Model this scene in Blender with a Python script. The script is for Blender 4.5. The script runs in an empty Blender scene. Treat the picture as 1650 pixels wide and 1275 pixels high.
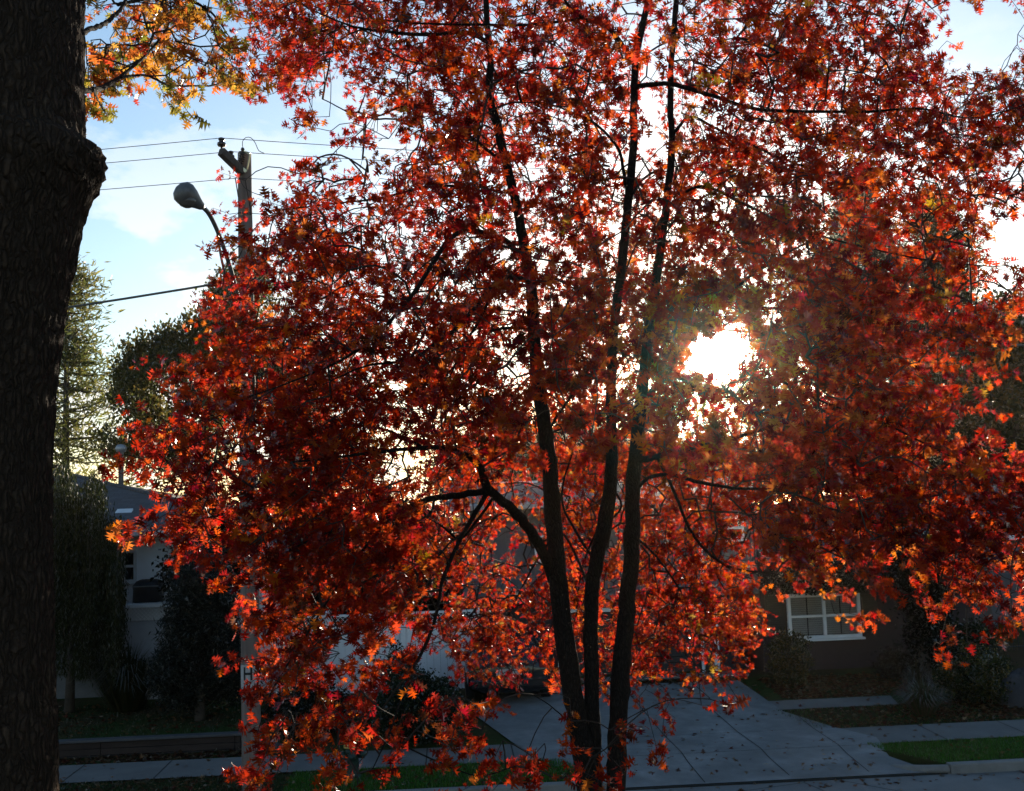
import bpy, math, random
import numpy as np
from mathutils import Vector, Matrix

SC = bpy.context.scene
COL = SC.collection
rng = np.random.default_rng(11)
random.seed(5)
R = math.radians

# ------------------------------------------------------------------ camera
FPX, CX, CY = 1770.0, 825.0, 637.5
H = 4.4
YAW, PITCH, ROLL = R(3.5), math.atan((820 - 637.5) / FPX), R(2.0)
F_ = np.array([math.sin(YAW) * math.cos(PITCH), math.cos(YAW) * math.cos(PITCH), math.sin(PITCH)])
R0 = np.array([math.cos(YAW), -math.sin(YAW), 0.0])
U0 = np.cross(R0, F_)
RT = math.cos(ROLL) * R0 - math.sin(ROLL) * U0
UP = math.sin(ROLL) * R0 + math.cos(ROLL) * U0
EYE = np.array([0.0, 0.0, H])

cd = bpy.data.cameras.new("camera")
cam = bpy.data.objects.new("camera", cd)
COL.objects.link(cam)
M = Matrix.Identity(4)
for i in range(3):
    M[i][0], M[i][1], M[i][2], M[i][3] = RT[i], UP[i], -F_[i], EYE[i]
cam.matrix_world = M
cd.sensor_width = 36
cd.lens = 36 * FPX / 1650
cd.clip_end = 2000
cd.dof.use_dof = True
cd.dof.focus_distance = 9.0
cd.dof.aperture_fstop = 11.0
SC.camera = cam


def ray(px, py):
    a, b = (px - CX) / FPX, (CY - py) / FPX
    return F_ + a * RT + b * UP


def at(px, py, Y):
    d = ray(px, py)
    return EYE + d * (Y / d[1])


def atn(px, py, Y):
    """vectorised at()"""
    px, py, Y = np.asarray(px, float), np.asarray(py, float), np.asarray(Y, float)
    d = F_[None] + ((px - CX) / FPX)[:, None] * RT[None] + ((CY - py) / FPX)[:, None] * UP[None]
    return EYE[None] + d * (Y / d[:, 1])[:, None]


GY = [-60, 10.3, 10.36, 17.56, 17.62, 20.4, 25.0, 28.0, 600]
GZ = [0.13, 0.13, -0.06, -0.06, 0.13, 0.18, 0.50, 0.58, 0.60]


def gz(Y):
    return float(np.interp(Y, GY, GZ))


def hit(px, py, road=False):
    """where the view ray through a pixel meets the ground"""
    d = ray(px, py)
    Y = 10.0
    for _ in range(60):
        z = 0.0 if road else max(gz(Y), 0.0)
        Y = 0.5 * Y + 0.5 * (z - H) / d[2] * d[1]
    return EYE + d * (Y / d[1])


SUN = ray(1153, 568)
SUN = SUN / np.linalg.norm(SUN)
SUN_EL = math.asin(SUN[2])
SUN_AZ = math.atan2(SUN[0], SUN[1])          # clockwise from +Y


# ------------------------------------------------------------------ materials
def mat_new(name):
    m = bpy.data.materials.new(name)
    m.use_nodes = True
    nt = m.node_tree
    nt.nodes.clear()
    out = nt.nodes.new("ShaderNodeOutputMaterial")
    return m, nt, out


def N(nt, typ, **kw):
    n = nt.nodes.new(typ)
    for k, v in kw.items():
        setattr(n, k, v)
    return n


def mixcol(nt, fac, a, b):
    n = N(nt, "ShaderNodeMix", data_type="RGBA")
    L = nt.links
    if hasattr(fac, "links"):
        L.new(fac, n.inputs[0])
    else:
        n.inputs[0].default_value = fac
    for s, v in ((n.inputs[6], a), (n.inputs[7], b)):
        if hasattr(v, "links"):
            L.new(v, s)
        else:
            s.default_value = (*v[:3], 1)
    return n.outputs[2]


def noise(nt, scale, detail=5, rough=0.6, vec=None, stretch=None):
    t = N(nt, "ShaderNodeTexNoise")
    t.inputs["Scale"].default_value = scale
    t.inputs["Detail"].default_value = detail
    t.inputs["Roughness"].default_value = rough
    if vec is None:
        tc = N(nt, "ShaderNodeTexCoord")
        vec = tc.outputs["Object"]
    if stretch:
        mp = N(nt, "ShaderNodeMapping")
        mp.inputs["Scale"].default_value = stretch
        nt.links.new(vec, mp.inputs[0])
        vec = mp.outputs[0]
    nt.links.new(vec, t.inputs["Vector"])
    return t.outputs["Fac"]


def ramp(nt, fac, stops):
    r = N(nt, "ShaderNodeValToRGB")
    e = r.color_ramp.elements
    while len(e) < len(stops):
        e.new(0.5)
    for el, (p, c) in zip(e, stops):
        el.position = p
        el.color = (*c[:3], 1)
    nt.links.new(fac, r.inputs[0])
    return r.outputs[0]


def pm(name, c, rough=0.8, var=0.3, scale=6, bump=0.0, bscale=60, spec=0.3, metal=0.0, c2=None, stretch=None, bstretch=None, scale2=None):
    """noisy principled material; c2 = second real colour of the surface"""
    m, nt, out = mat_new(name)
    p = N(nt, "ShaderNodeBsdfPrincipled")
    c = np.array(c)
    lo, hi = c * (1 - var), np.minimum(c * (1 + var), 0.95)
    if c2 is not None:
        lo, hi = c, np.array(c2)
    f = noise(nt, scale, 6, 0.65, stretch=stretch)
    col = ramp(nt, f, [(0.3, lo), (0.7, hi)])
    if scale2:
        f2 = noise(nt, scale2, 4, 0.7)
        col = mixcol(nt, ramp(nt, f2, [(0.35, (0, 0, 0)), (0.75, (1, 1, 1))]), col, tuple(c * 0.55))
    nt.links.new(col, p.inputs["Base Color"])
    p.inputs["Roughness"].default_value = rough
    p.inputs["Metallic"].default_value = metal
    p.inputs["Specular IOR Level"].default_value = spec
    if bump:
        b = N(nt, "ShaderNodeBump")
        b.inputs["Strength"].default_value = bump
        b.inputs["Distance"].default_value = 0.02
        nt.links.new(noise(nt, bscale, 6, 0.7, stretch=bstretch), b.inputs["Height"])
        nt.links.new(b.outputs[0], p.inputs["Normal"])
    nt.links.new(p.outputs[0], out.inputs[0])
    return m


def leaf_mat(name, tint=(1, 1, 1), trans=0.6, dif=0.45, gloss=0.5, rough=0.32):
    """thin leaf: reflected, transmitted and a waxy reflection; the colour of each leaf comes from its attribute"""
    m, nt, out = mat_new(name)
    L = nt.links
    a = N(nt, "ShaderNodeAttribute", attribute_name="leafcol")
    d = N(nt, "ShaderNodeBsdfDiffuse")
    t = N(nt, "ShaderNodeBsdfTranslucent")
    g = N(nt, "ShaderNodeBsdfGlossy")
    g.inputs["Roughness"].default_value = rough
    g.inputs["Color"].default_value = (0.9, 0.9, 0.9, 1)
    L.new(mixcol(nt, 1 - dif, a.outputs["Color"], (0.01, 0.006, 0.004)), d.inputs["Color"])
    L.new(a.outputs["Color"], t.inputs["Color"])
    mx = N(nt, "ShaderNodeMixShader")
    mx.inputs[0].default_value = trans
    L.new(d.outputs[0], mx.inputs[1])
    L.new(t.outputs[0], mx.inputs[2])
    fr = N(nt, "ShaderNodeFresnel")
    fr.inputs[0].default_value = 1.38
    mul = N(nt, "ShaderNodeMath", operation="MULTIPLY")
    mul.inputs[1].default_value = gloss
    L.new(fr.outputs[0], mul.inputs[0])
    m2 = N(nt, "ShaderNodeMixShader")
    L.new(mul.outputs[0], m2.inputs[0])
    L.new(mx.outputs[0], m2.inputs[1])
    L.new(g.outputs[0], m2.inputs[2])
    L.new(m2.outputs[0], out.inputs[0])
    return m


M_LEAF = leaf_mat("oak_leaf_thin", trans=0.76, dif=0.16, gloss=0.13, rough=0.25)
M_BGLEAF = leaf_mat("green_leaf_thin", trans=0.5, gloss=0.15, rough=0.5)
M_TWIG = pm("twig_bark", (0.03, 0.022, 0.018), 0.8, 0.4, 30)
M_BARK = pm("oak_bark", (0.020, 0.015, 0.013), 0.9, 0.5, 14, 0.8, 40, stretch=(1, 1, 0.18), bstretch=(1, 1, 0.2), spec=0.15)
M_BIGBARK = pm("rough_oak_bark", (0.026, 0.017, 0.012), 0.92, 0.55, 10, 1.0, 26, stretch=(1, 1, 0.2), bstretch=(1, 1, 0.25), spec=0.12)
def bark_mat(name, c, sx, sz, dist, crack=.12):
    """plated bark: furrows round long plates, fine grain on the plates, patches of lichen"""
    m, nt, out = mat_new(name)
    L = nt.links
    p = N(nt, "ShaderNodeBsdfPrincipled")
    tc = N(nt, "ShaderNodeTexCoord")
    wn = N(nt, "ShaderNodeTexNoise")
    wn.inputs["Scale"].default_value = 7
    wn.inputs["Detail"].default_value = 4
    L.new(tc.outputs["Object"], wn.inputs["Vector"])
    sc = N(nt, "ShaderNodeVectorMath", operation="SCALE")
    sc.inputs["Scale"].default_value = .09
    L.new(wn.outputs["Color"], sc.inputs[0])
    ad = N(nt, "ShaderNodeVectorMath", operation="ADD")
    L.new(tc.outputs["Object"], ad.inputs[0])
    L.new(sc.outputs[0], ad.inputs[1])
    mp = N(nt, "ShaderNodeMapping")
    mp.inputs["Scale"].default_value = (sx, sx, sz)
    L.new(ad.outputs[0], mp.inputs[0])
    v = N(nt, "ShaderNodeTexVoronoi", feature="DISTANCE_TO_EDGE")
    v.inputs["Scale"].default_value = 1
    L.new(mp.outputs[0], v.inputs["Vector"])
    f = ramp(nt, v.outputs["Distance"], [(0.0, (0, 0, 0)), (crack * 2, (1, 1, 1))])
    c = np.array(c)
    plate = ramp(nt, noise(nt, 45, 8, .75, stretch=(1, 1, .3)), [(.3, c * .55), (.55, c), (.78, c * 1.9)])
    lich = ramp(nt, noise(nt, 3.5, 6, .7), [(.58, (0, 0, 0)), (.75, (.7, .7, .7))])
    plate = mixcol(nt, lich, plate, tuple(c * np.array([1.7, 1.9, 1.8])))
    L.new(mixcol(nt, f, tuple(c * .42), plate), p.inputs["Base Color"])
    p.inputs["Roughness"].default_value = .9
    p.inputs["Specular IOR Level"].default_value = .15
    hh = N(nt, "ShaderNodeMath", operation="MULTIPLY_ADD")
    L.new(noise(nt, 70, 6, .75, stretch=(1, 1, .4)), hh.inputs[0])
    hh.inputs[1].default_value = .35
    L.new(f, hh.inputs[2])
    b = N(nt, "ShaderNodeBump")
    b.inputs["Strength"].default_value = 1
    b.inputs["Distance"].default_value = dist
    L.new(hh.outputs[0], b.inputs["Height"])
    L.new(b.outputs[0], p.inputs["Normal"])
    L.new(p.outputs[0], out.inputs[0])
    return m


M_BIGBARK = bark_mat("rough_oak_bark", (0.052, 0.033, 0.022), 40, 8, .02, .16)
M_BARK = bark_mat("oak_bark", (0.022, 0.016, 0.013), 60, 14, .006)
M_BGBARK = pm("far_tree_bark", (0.05, 0.04, 0.032), 0.9, 0.4, 6)
M_POLE = pm("weathered_pole_wood", (0.15, 0.112, 0.098), 0.85, 0.35, 9, 0.5, 40, stretch=(1, 1, 0.06), bstretch=(1, 1, 0.06))
M_ARMWOOD = pm("crossarm_wood", (0.06, 0.05, 0.045), 0.85, 0.35, 12)
M_METAL = pm("galvanised_steel", (0.2, 0.21, 0.22), 0.5, 0.2, 12, metal=0.6)
M_DARKMETAL = pm("dark_painted_steel", (0.02, 0.021, 0.024), 0.5, 0.3, 12)
M_LAMP = pm("grey_lamp_housing", (0.12, 0.12, 0.12), 0.45, 0.25, 14, metal=0.3)
M_LENS = pm("lamp_lens_glass", (0.10, 0.09, 0.08), 0.15, 0.3, 10, spec=0.6)
M_PORC = pm("brown_porcelain", (0.03, 0.018, 0.015), 0.2, 0.2, 10, spec=0.6)
M_BRASS = pm("bright_hardware", (0.55, 0.45, 0.28), 0.3, 0.2, 20, metal=0.9)
M_WIRE = pm("wire_black", (0.012, 0.012, 0.013), 0.5, 0.2, 10)
M_CABLE = pm("service_cable", (0.10, 0.10, 0.095), 0.5, 0.5, 30, stretch=(1, 1, 1))
M_SIGN = pm("white_sign_paint", (0.36, 0.34, 0.34), 0.6, 0.15, 20)
M_SIGNINK = pm("black_sign_ink", (0.012, 0.012, 0.013), 0.7, 0.2, 20)
M_CONC = pm("driveway_concrete", (0.21, 0.21, 0.21), 0.9, 0.28, 2.2, 0.35, 60, scale2=0.7)
M_WALK = pm("sidewalk_concrete", (0.13, 0.125, 0.12), 0.9, 0.2, 1.6, 0.25, 70)
M_JOINT = pm("joint_dark", (0.02, 0.02, 0.019), 0.95, 0.2, 10)
M_KERB = pm("kerb_concrete", (0.17, 0.165, 0.16), 0.9, 0.2, 3, 0.3, 50)
M_SIDE_W = pm("white_vinyl_siding", (0.78, 0.8, 0.83), 0.6, 0.05, 3)
M_FOUND = pm("grey_foundation", (0.10, 0.10, 0.105), 0.9, 0.15, 5, 0.3, 40)
M_SIDE_G = pm("grey_blue_siding", (0.08, 0.08, 0.09), 0.7, 0.1, 3)
M_SIDE_B = pm("dark_brown_siding", (0.028, 0.019, 0.021), 0.75, 0.2, 3)
M_TRIM = pm("white_trim_paint", (0.62, 0.63, 0.64), 0.5, 0.08, 5)
M_FENCE_W = pm("white_vinyl_fence", (0.66, 0.67, 0.7), 0.45, 0.06, 5)
M_SHUT = pm("black_shutter_paint", (0.018, 0.016, 0.016), 0.6, 0.2, 8)
M_GARAGE = pm("dark_garage_door_paint", (0.028, 0.024, 0.024), 0.6, 0.2, 5)
M_DOOR = pm("dark_door_paint", (0.03, 0.018, 0.018), 0.5, 0.2, 5)
M_BLIND = pm("window_blind", (0.6, 0.57, 0.52), 0.7, 0.1, 5)
M_COVER = pm("black_vinyl_cover", (0.02, 0.022, 0.026), 0.5, 0.3, 6)
M_CAR = pm("black_car_paint", (0.012, 0.012, 0.014), 0.18, 0.1, 3, spec=0.6)
M_TYRE = pm("tyre_rubber", (0.012, 0.012, 0.012), 0.85, 0.2, 20)
M_RIM = pm("alloy_rim", (0.25, 0.25, 0.26), 0.35, 0.1, 10, metal=0.8)
M_RED = pm("tail_light_red", (0.25, 0.012, 0.01), 0.2, 0.15, 30, spec=0.6)
M_HYD_G = pm("dark_green_hydrant_paint", (0.012, 0.03, 0.026), 0.5, 0.3, 10)
M_HYD_Y = pm("yellow_hydrant_paint", (0.45, 0.31, 0.08), 0.55, 0.2, 14)
M_TIMBER = pm("wall_timber", (0.03, 0.02, 0.017), 0.9, 0.35, 5, 0.5, 30, stretch=(0.2, 1, 1))
M_CAP = pm("wall_cap_stone", (0.055, 0.055, 0.06), 0.85, 0.2, 4)
M_CAP_L = pm("grey_painted_board", (0.3, 0.31, 0.34), 0.7, 0.1, 4)
M_ROCK = pm("boulder_stone", (0.045, 0.042, 0.046), 0.9, 0.3, 3, 0.5, 14)
M_PIPE = pm("grey_vent_metal", (0.3, 0.31, 0.33), 0.4, 0.15, 8, metal=0.5)


def glass_mat():
    m, nt, out = mat_new("window_glass_dark")
    p = N(nt, "ShaderNodeBsdfPrincipled")
    p.inputs["Base Color"].default_value = (0.012, 0.014, 0.018, 1)
    p.inputs["Roughness"].default_value = 0.06
    p.inputs["Specular IOR Level"].default_value = 0.6
    nt.links.new(p.outputs[0], out.inputs[0])
    return m


M_GLASS = glass_mat()


def shingle_mat(name, c):
    m, nt, out = mat_new(name)
    p = N(nt, "ShaderNodeBsdfPrincipled")
    tc = N(nt, "ShaderNodeTexCoord")
    br = N(nt, "ShaderNodeTexBrick")
    br.inputs["Scale"].default_value = 1.0
    br.inputs["Brick Width"].default_value = 0.32
    br.inputs["Row Height"].default_value = 0.14
    br.inputs["Mortar Size"].default_value = 0.008
    c = np.array(c)
    br.inputs["Color1"].default_value = (*(c * 0.7), 1)
    br.inputs["Color2"].default_value = (*(c * 1.3), 1)
    br.inputs["Mortar"].default_value = (*(c * 0.25), 1)
    nt.links.new(tc.outputs["Object"], br.inputs["Vector"])
    col = mixcol(nt, noise(nt, 9, 6), br.outputs["Color"], tuple(c * 0.8))
    nt.links.new(col, p.inputs["Base Color"])
    p.inputs["Roughness"].default_value = 0.9
    b = N(nt, "ShaderNodeBump")
    b.inputs["Strength"].default_value = 0.6
    b.inputs["Distance"].default_value = 0.02
    nt.links.new(br.outputs["Fac"], b.inputs["Height"])
    b.invert = True
    nt.links.new(b.outputs[0], p.inputs["Normal"])
    nt.links.new(p.outputs[0], out.inputs[0])
    return m


M_ROOF = shingle_mat("grey_shingle", (0.075, 0.075, 0.085))
M_ROOF_D = shingle_mat("brown_shingle", (0.07, 0.065, 0.065))


def ground_mat():
    m, nt, out = mat_new("lawn_soil")
    p = N(nt, "ShaderNodeBsdfPrincipled")
    g = ramp(nt, noise(nt, 9, 8, 0.7), [(0.3, (0.018, 0.032, 0.010)), (0.55, (0.03, 0.055, 0.014)), (0.8, (0.06, 0.07, 0.025))])
    dry = ramp(nt, noise(nt, 30, 8, 0.7), [(0.3, (0.03, 0.022, 0.012)), (0.7, (0.10, 0.07, 0.04))])
    f = ramp(nt, noise(nt, 0.5, 5, 0.6), [(0.45, (0, 0, 0)), (0.62, (1, 1, 1))])
    nt.links.new(mixcol(nt, f, g, dry), p.inputs["Base Color"])
    p.inputs["Roughness"].default_value = 1
    p.inputs["Specular IOR Level"].default_value = 0.05
    b = N(nt, "ShaderNodeBump")
    b.inputs["Strength"].default_value = 0.8
    b.inputs["Distance"].default_value = 0.04
    nt.links.new(noise(nt, 60, 6, 0.8), b.inputs["Height"])
    nt.links.new(b.outputs[0], p.inputs["Normal"])
    nt.links.new(p.outputs[0], out.inputs[0])
    return m


M_GROUND = ground_mat()


def road_mat():
    m, nt, out = mat_new("worn_asphalt")
    p = N(nt, "ShaderNodeBsdfPrincipled")
    a = ramp(nt, noise(nt, 1.2, 8, 0.7), [(0.3, (0.10, 0.10, 0.10)), (0.7, (0.17, 0.17, 0.168))])
    v = N(nt, "ShaderNodeTexVoronoi", feature="DISTANCE_TO_EDGE")
    v.inputs["Scale"].default_value = 0.35
    tc = N(nt, "ShaderNodeTexCoord")
    nt.links.new(tc.outputs["Object"], v.inputs["Vector"])
    cr = ramp(nt, v.outputs["Distance"], [(0.0, (1, 1, 1)), (0.006, (0, 0, 0))])
    nt.links.new(mixcol(nt, cr, a, (0.02, 0.02, 0.02)), p.inputs["Base Color"])
    p.inputs["Roughness"].default_value = 0.9
    b = N(nt, "ShaderNodeBump")
    b.inputs["Strength"].default_value = 0.4
    b.inputs["Distance"].default_value = 0.01
    nt.links.new(noise(nt, 120, 4, 0.8), b.inputs["Height"])
    nt.links.new(b.outputs[0], p.inputs["Normal"])
    nt.links.new(p.outputs[0], out.inputs[0])
    return m


M_ROAD = road_mat()

# ------------------------------------------------------------------ object helpers
WL = {}


def tag(o, label=None, cat=None, group=None, kind=None):
    if label: o["label"] = label
    if cat: o["category"] = cat
    if group: o["group"] = group
    if kind: o["kind"] = kind
    return o


def thing(name, loc, label, cat, group=None):
    o = bpy.data.objects.new(name, None)
    o.empty_display_size = 0.2
    o.location = loc
    COL.objects.link(o)
    WL[o] = np.array(loc, float)
    return tag(o, label, cat, group)


def link(name, me, parent=None, origin=None):
    o = bpy.data.objects.new(name, me)
    COL.objects.link(o)
    if parent is not None:
        o.parent = parent
        WL[o] = WL[parent]
    else:
        WL[o] = np.zeros(3) if origin is None else np.array(origin, float)
        o.location = WL[o]
    return o


def mesh_np(name, V, loops, sizes, mats, parent=None, origin=None, smooth=False, midx=None, col=None):
    V = np.asarray(V, np.float32)
    base = WL[parent] if parent is not None else (np.zeros(3) if origin is None else np.array(origin, float))
    V = V - base.astype(np.float32)[None]
    me = bpy.data.meshes.new(name)
    me.vertices.add(len(V))
    me.vertices.foreach_set("co", V.ravel())
    loops = np.asarray(loops, np.int32)
    sizes = np.asarray(sizes, np.int32)
    me.loops.add(len(loops))
    me.loops.foreach_set("vertex_index", loops)
    me.polygons.add(len(sizes))
    st = np.zeros(len(sizes), np.int32)
    st[1:] = np.cumsum(sizes)[:-1]
    me.polygons.foreach_set("loop_start", st)
    for m in (mats if isinstance(mats, (list, tuple)) else [mats]):
        me.materials.append(m)
    if midx is not None:
        me.polygons.foreach_set("material_index", np.asarray(midx, np.int32))
    me.polygons.foreach_set("use_smooth", np.full(len(sizes), smooth, dtype=bool))
    me.update(calc_edges=True)
    me.validate()
    if col is not None:
        a = me.attributes.new("leafcol", "FLOAT_COLOR", "POINT")
        c = np.ones((len(V), 4), np.float32)
        c[:, :3] = col
        a.data.foreach_set("color", c.ravel())
    return link(name, me, parent, origin)


class MB:
    """collects polygons for ONE mesh object (world coordinates)"""
    def __init__(s):
        s.v, s.f = [], []

    def add(s, vs, fs):
        o = len(s.v)
        s.v += [tuple(map(float, p)) for p in vs]
        s.f += [tuple(i + o for i in f) for f in fs]
        return s

    def box(s, x0, x1, y0, y1, z0, z1):
        return s.add([(x0, y0, z0), (x1, y0, z0), (x1, y1, z0), (x0, y1, z0), (x0, y0, z1), (x1, y0, z1), (x1, y1, z1), (x0, y1, z1)],
                     [(0, 3, 2, 1), (4, 5, 6, 7), (0, 1, 5, 4), (1, 2, 6, 5), (2, 3, 7, 6), (3, 0, 4, 7)])

    def bar(s, a, b, w, h, up=(0, 0, 1)):
        a, b = np.array(a, float), np.array(b, float)
        d = b - a
        d /= np.linalg.norm(d)
        x = np.cross(d, up)
        x /= np.linalg.norm(x)
        u = np.cross(x, d)
        p = []
        for e in (a, b):
            for (i, j) in ((-1, -1), (1, -1), (1, 1), (-1, 1)):
                p.append(e + x * w / 2 * i + u * h / 2 * j)
        return s.add(p, [(3, 2, 1, 0), (4, 5, 6, 7), (0, 1, 5, 4), (1, 2, 6, 5), (2, 3, 7, 6), (3, 0, 4, 7)])

    def tube(s, pts, rad, n=8, cap=True):
        pts = [np.array(p, float) for p in pts]
        if not hasattr(rad, "__len__"):
            rad = [rad] * len(pts)
        vs, fs = [], []
        ref = None
        for i, p in enumerate(pts):
            d = pts[min(i + 1, len(pts) - 1)] - pts[max(i - 1, 0)]
            d /= np.linalg.norm(d) + 1e-9
            if ref is None:
                ref = np.array([1, 0, 0.]) if abs(d[0]) < 0.8 else np.array([0, 1, 0.])
            x = ref - d * ref.dot(d)
            x /= np.linalg.norm(x)
            ref = x
            y = np.cross(d, x)
            for k in range(n):
                t = 2 * math.pi * k / n
                vs.append(p + (x * math.cos(t) + y * math.sin(t)) * rad[i])
        for i in range(len(pts) - 1):
            for k in range(n):
                fs.append((i * n + k, i * n + (k + 1) % n, (i + 1) * n + (k + 1) % n, (i + 1) * n + k))
        if cap:
            fs.append(tuple(range(n - 1, -1, -1)))
            fs.append(tuple((len(pts) - 1) * n + k for k in range(n)))
        return s.add(vs, fs)

    def lathe(s, o, prof, n=20, axis=(0, 0, 1)):
        ax = np.array(axis, float)
        ax /= np.linalg.norm(ax)
        o = np.array(o, float)
        return s.tube_prof([o + ax * z for r, z in prof], [max(r, 1e-4) for r, z in prof], n, ax)

    def tube_prof(s, pts, rad, n, d):
        ref = np.array([1, 0, 0.]) if abs(d[0]) < 0.8 else np.array([0, 1, 0.])
        x = ref - d * ref.dot(d)
        x /= np.linalg.norm(x)
        y = np.cross(d, x)
        vs, fs = [], []
        for p, r in zip(pts, rad):
            for k in range(n):
                t = 2 * math.pi * k / n
                vs.append(p + (x * math.cos(t) + y * math.sin(t)) * r)
        for i in range(len(pts) - 1):
            for k in range(n):
                fs.append((i * n + k, i * n + (k + 1) % n, (i + 1) * n + (k + 1) % n, (i + 1) * n + k))
        fs.append(tuple(range(n - 1, -1, -1)))
        fs.append(tuple((len(pts) - 1) * n + k for k in range(n)))
        return s.add(vs, fs)

    def prism(s, poly, z0, z1):
        """poly of (x, y) counter-clockwise"""
        n = len(poly)
        vs = [(x, y, z0) for x, y in poly] + [(x, y, z1) for x, y in poly]
        fs = [tuple(range(n - 1, -1, -1)), tuple(range(n, 2 * n))]
        fs += [(i, (i + 1) % n, n + (i + 1) % n, n + i) for i in range(n)]
        return s.add(vs, fs)

    def build(s, name, m, parent=None, smooth=False, bevel=0, origin=None, sub=0):
        if parent is None and origin is None:
            a = np.array(s.v)
            origin = (a[:, 0].mean(), a[:, 1].mean(), a[:, 2].min())
        lo = [i for f in s.f for i in f]
        o = mesh_np(name, np.array(s.v), lo, [len(f) for f in s.f], m, parent, origin, smooth)
        if bevel:
            b = o.modifiers.new("bevel", "BEVEL")
            b.width = bevel
            b.segments = 2
            b.limit_method = "ANGLE"
        if sub:
            b = o.modifiers.new("sub", "SUBSURF")
            b.levels = b.render_levels = sub
        return o


def smooth_path(pts, rad, step=0.12, wob=0.0):
    """Catmull-Rom through points, resampled"""
    P = np.array(pts, float)
    r = np.array(rad, float)
    if len(P) == 2:
        P = np.array([P[0], P.mean(0), P[1]])
        r = np.array([r[0], r.mean(), r[1]])
    Pe = np.vstack([2 * P[0] - P[1], P, 2 * P[-1] - P[-2]])
    out, ro = [], []
    for i in range(len(P) - 1):
        a, b, c, d = Pe[i], Pe[i + 1], Pe[i + 2], Pe[i + 3]
        n = max(2, int(np.linalg.norm(c - b) / step))
        for k in range(n):
            t = k / n
            q = 0.5 * ((2 * b) + (-a + c) * t + (2 * a - 5 * b + 4 * c - d) * t * t + (-a + 3 * b - 3 * c + d) * t ** 3)
            out.append(q)
            ro.append(r[i] * (1 - t) + r[i + 1] * t)
    out.append(P[-1])
    ro.append(r[-1])
    out, ro = np.array(out), np.array(ro)
    if wob:
        out[1:-1] += rng.normal(0, 1, (len(out) - 2, 3)) * ro[1:-1, None] * wob
    return out, ro


# ------------------------------------------------------------------ leaves
def oak_leaf_template(curl, fold):
    mids = [(0, .04), (0, .28), (0, .52), (0, .75), (0, 1.0)]
    half = [(.04, .12), (.28, .01), (.12, .17), (.042, .27), (.54, .30), (.31, .385), (.40, .50), (.045, .50), (.46, .70), (.18, .70), (.04, .73), (.22, .92), (.06, .87)]
    vs = [(x, y) for x, y in mids]
    vs += [(x, y) for x, y in half]
    vs += [(-x, y) for x, y in half]
    vs += [(.012, .04), (-.012, .04), (0.008, -.22), (-.008, -.22)]
    fs = []
    for s, o in ((1, 5), (-1, 18)):
        polys = [(0, o + 0, o + 1, o + 2, o + 3, 1), (1, o + 3, o + 4, o + 5, o + 6, o + 7, 2), (2, o + 7, o + 8, o + 9, o + 10, 3), (3, o + 10, o + 11, o + 12, 4)]
        for p in polys:
            fs.append(p if s == 1 else p[::-1])
    fs.append((31, 32, 34, 33)[::-1])
    V = np.array([(x, y, -fold * abs(x) + curl * (y - 0.3) ** 2 * -1 + 0.25 * curl * x * x * 4) for x, y in vs], np.float32)
    return V, fs


TEMPL = [oak_leaf_template(c, f) for c, f in ((0.25, 0.25), (0.5, 0.45), (-0.2, 0.35), (0.7, 0.1), (0.1, 0.7))]


def frames(y, nrm):
    """rotation matrices with column y along the leaf and z near nrm"""
    y = y / (np.linalg.norm(y, axis=1, keepdims=True) + 1e-9)
    z = nrm - y * (nrm * y).sum(1, keepdims=True)
    z /= np.linalg.norm(z, axis=1, keepdims=True) + 1e-9
    x = np.cross(y, z)
    return np.stack([x, y, z], axis=2)


def inst(templ, pos, Rm, size):
    V, fs = templ
    n = len(pos)
    W = np.einsum("nij,kj->nki", Rm, V) * size[:, None, None] + pos[:, None, :]
    lo = np.array([i for f in fs for i in f], np.int64)
    L = (lo[None] + (np.arange(n) * len(V))[:, None]).ravel()
    S = np.tile([len(f) for f in fs], n)
    return W.reshape(-1, 3), L, S


def gather(parts):
    V, L, S, off = [], [], [], 0
    for v, l, s in parts:
        V.append(v); L.append(l + off); S.append(s)
        off += len(v)
    return np.vstack(V), np.concatenate(L), np.concatenate(S)


def oak_leaves(pos, axis, nrm, size, col):
    k = rng.integers(0, len(TEMPL), len(pos))
    parts, cols = [], []
    Rm = frames(axis, nrm)
    for i, t in enumerate(TEMPL):
        s = k == i
        if s.any():
            parts.append(inst(t, pos[s], Rm[s], size[s]))
            cols.append(np.repeat(col[s], len(t[0]), axis=0))
    V, L, S = gather(parts)
    return V, L, S, np.vstack(cols)


def tubes_np(segs_a, segs_b, ra, rb, n=5):
    """many short tapered tubes"""
    a, b = np.asarray(segs_a), np.asarray(segs_b)
    d = b - a
    d /= np.linalg.norm(d, axis=1, keepdims=True) + 1e-9
    ref = np.where(np.abs(d[:, :1]) < 0.8, np.array([[1., 0, 0]]), np.array([[0, 1., 0]]))
    x = np.cross(d, ref)
    x /= np.linalg.norm(x, axis=1, keepdims=True) + 1e-9
    y = np.cross(d, x)
    t = 2 * np.pi * np.arange(n) / n
    ring = x[:, None] * np.cos(t)[None, :, None] + y[:, None] * np.sin(t)[None, :, None]
    A = a[:, None] + ring * np.asarray(ra)[:, None, None]
    B = b[:, None] + ring * np.asarray(rb)[:, None, None]
    V = np.concatenate([A, B], axis=1).reshape(-1, 3)
    f = []
    for k in range(n):
        f += [k, (k + 1) % n, n + (k + 1) % n, n + k]
    L = (np.array(f)[None] + (np.arange(len(a)) * 2 * n)[:, None]).ravel()
    return V, L, np.full(len(a) * n, 4)


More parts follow.
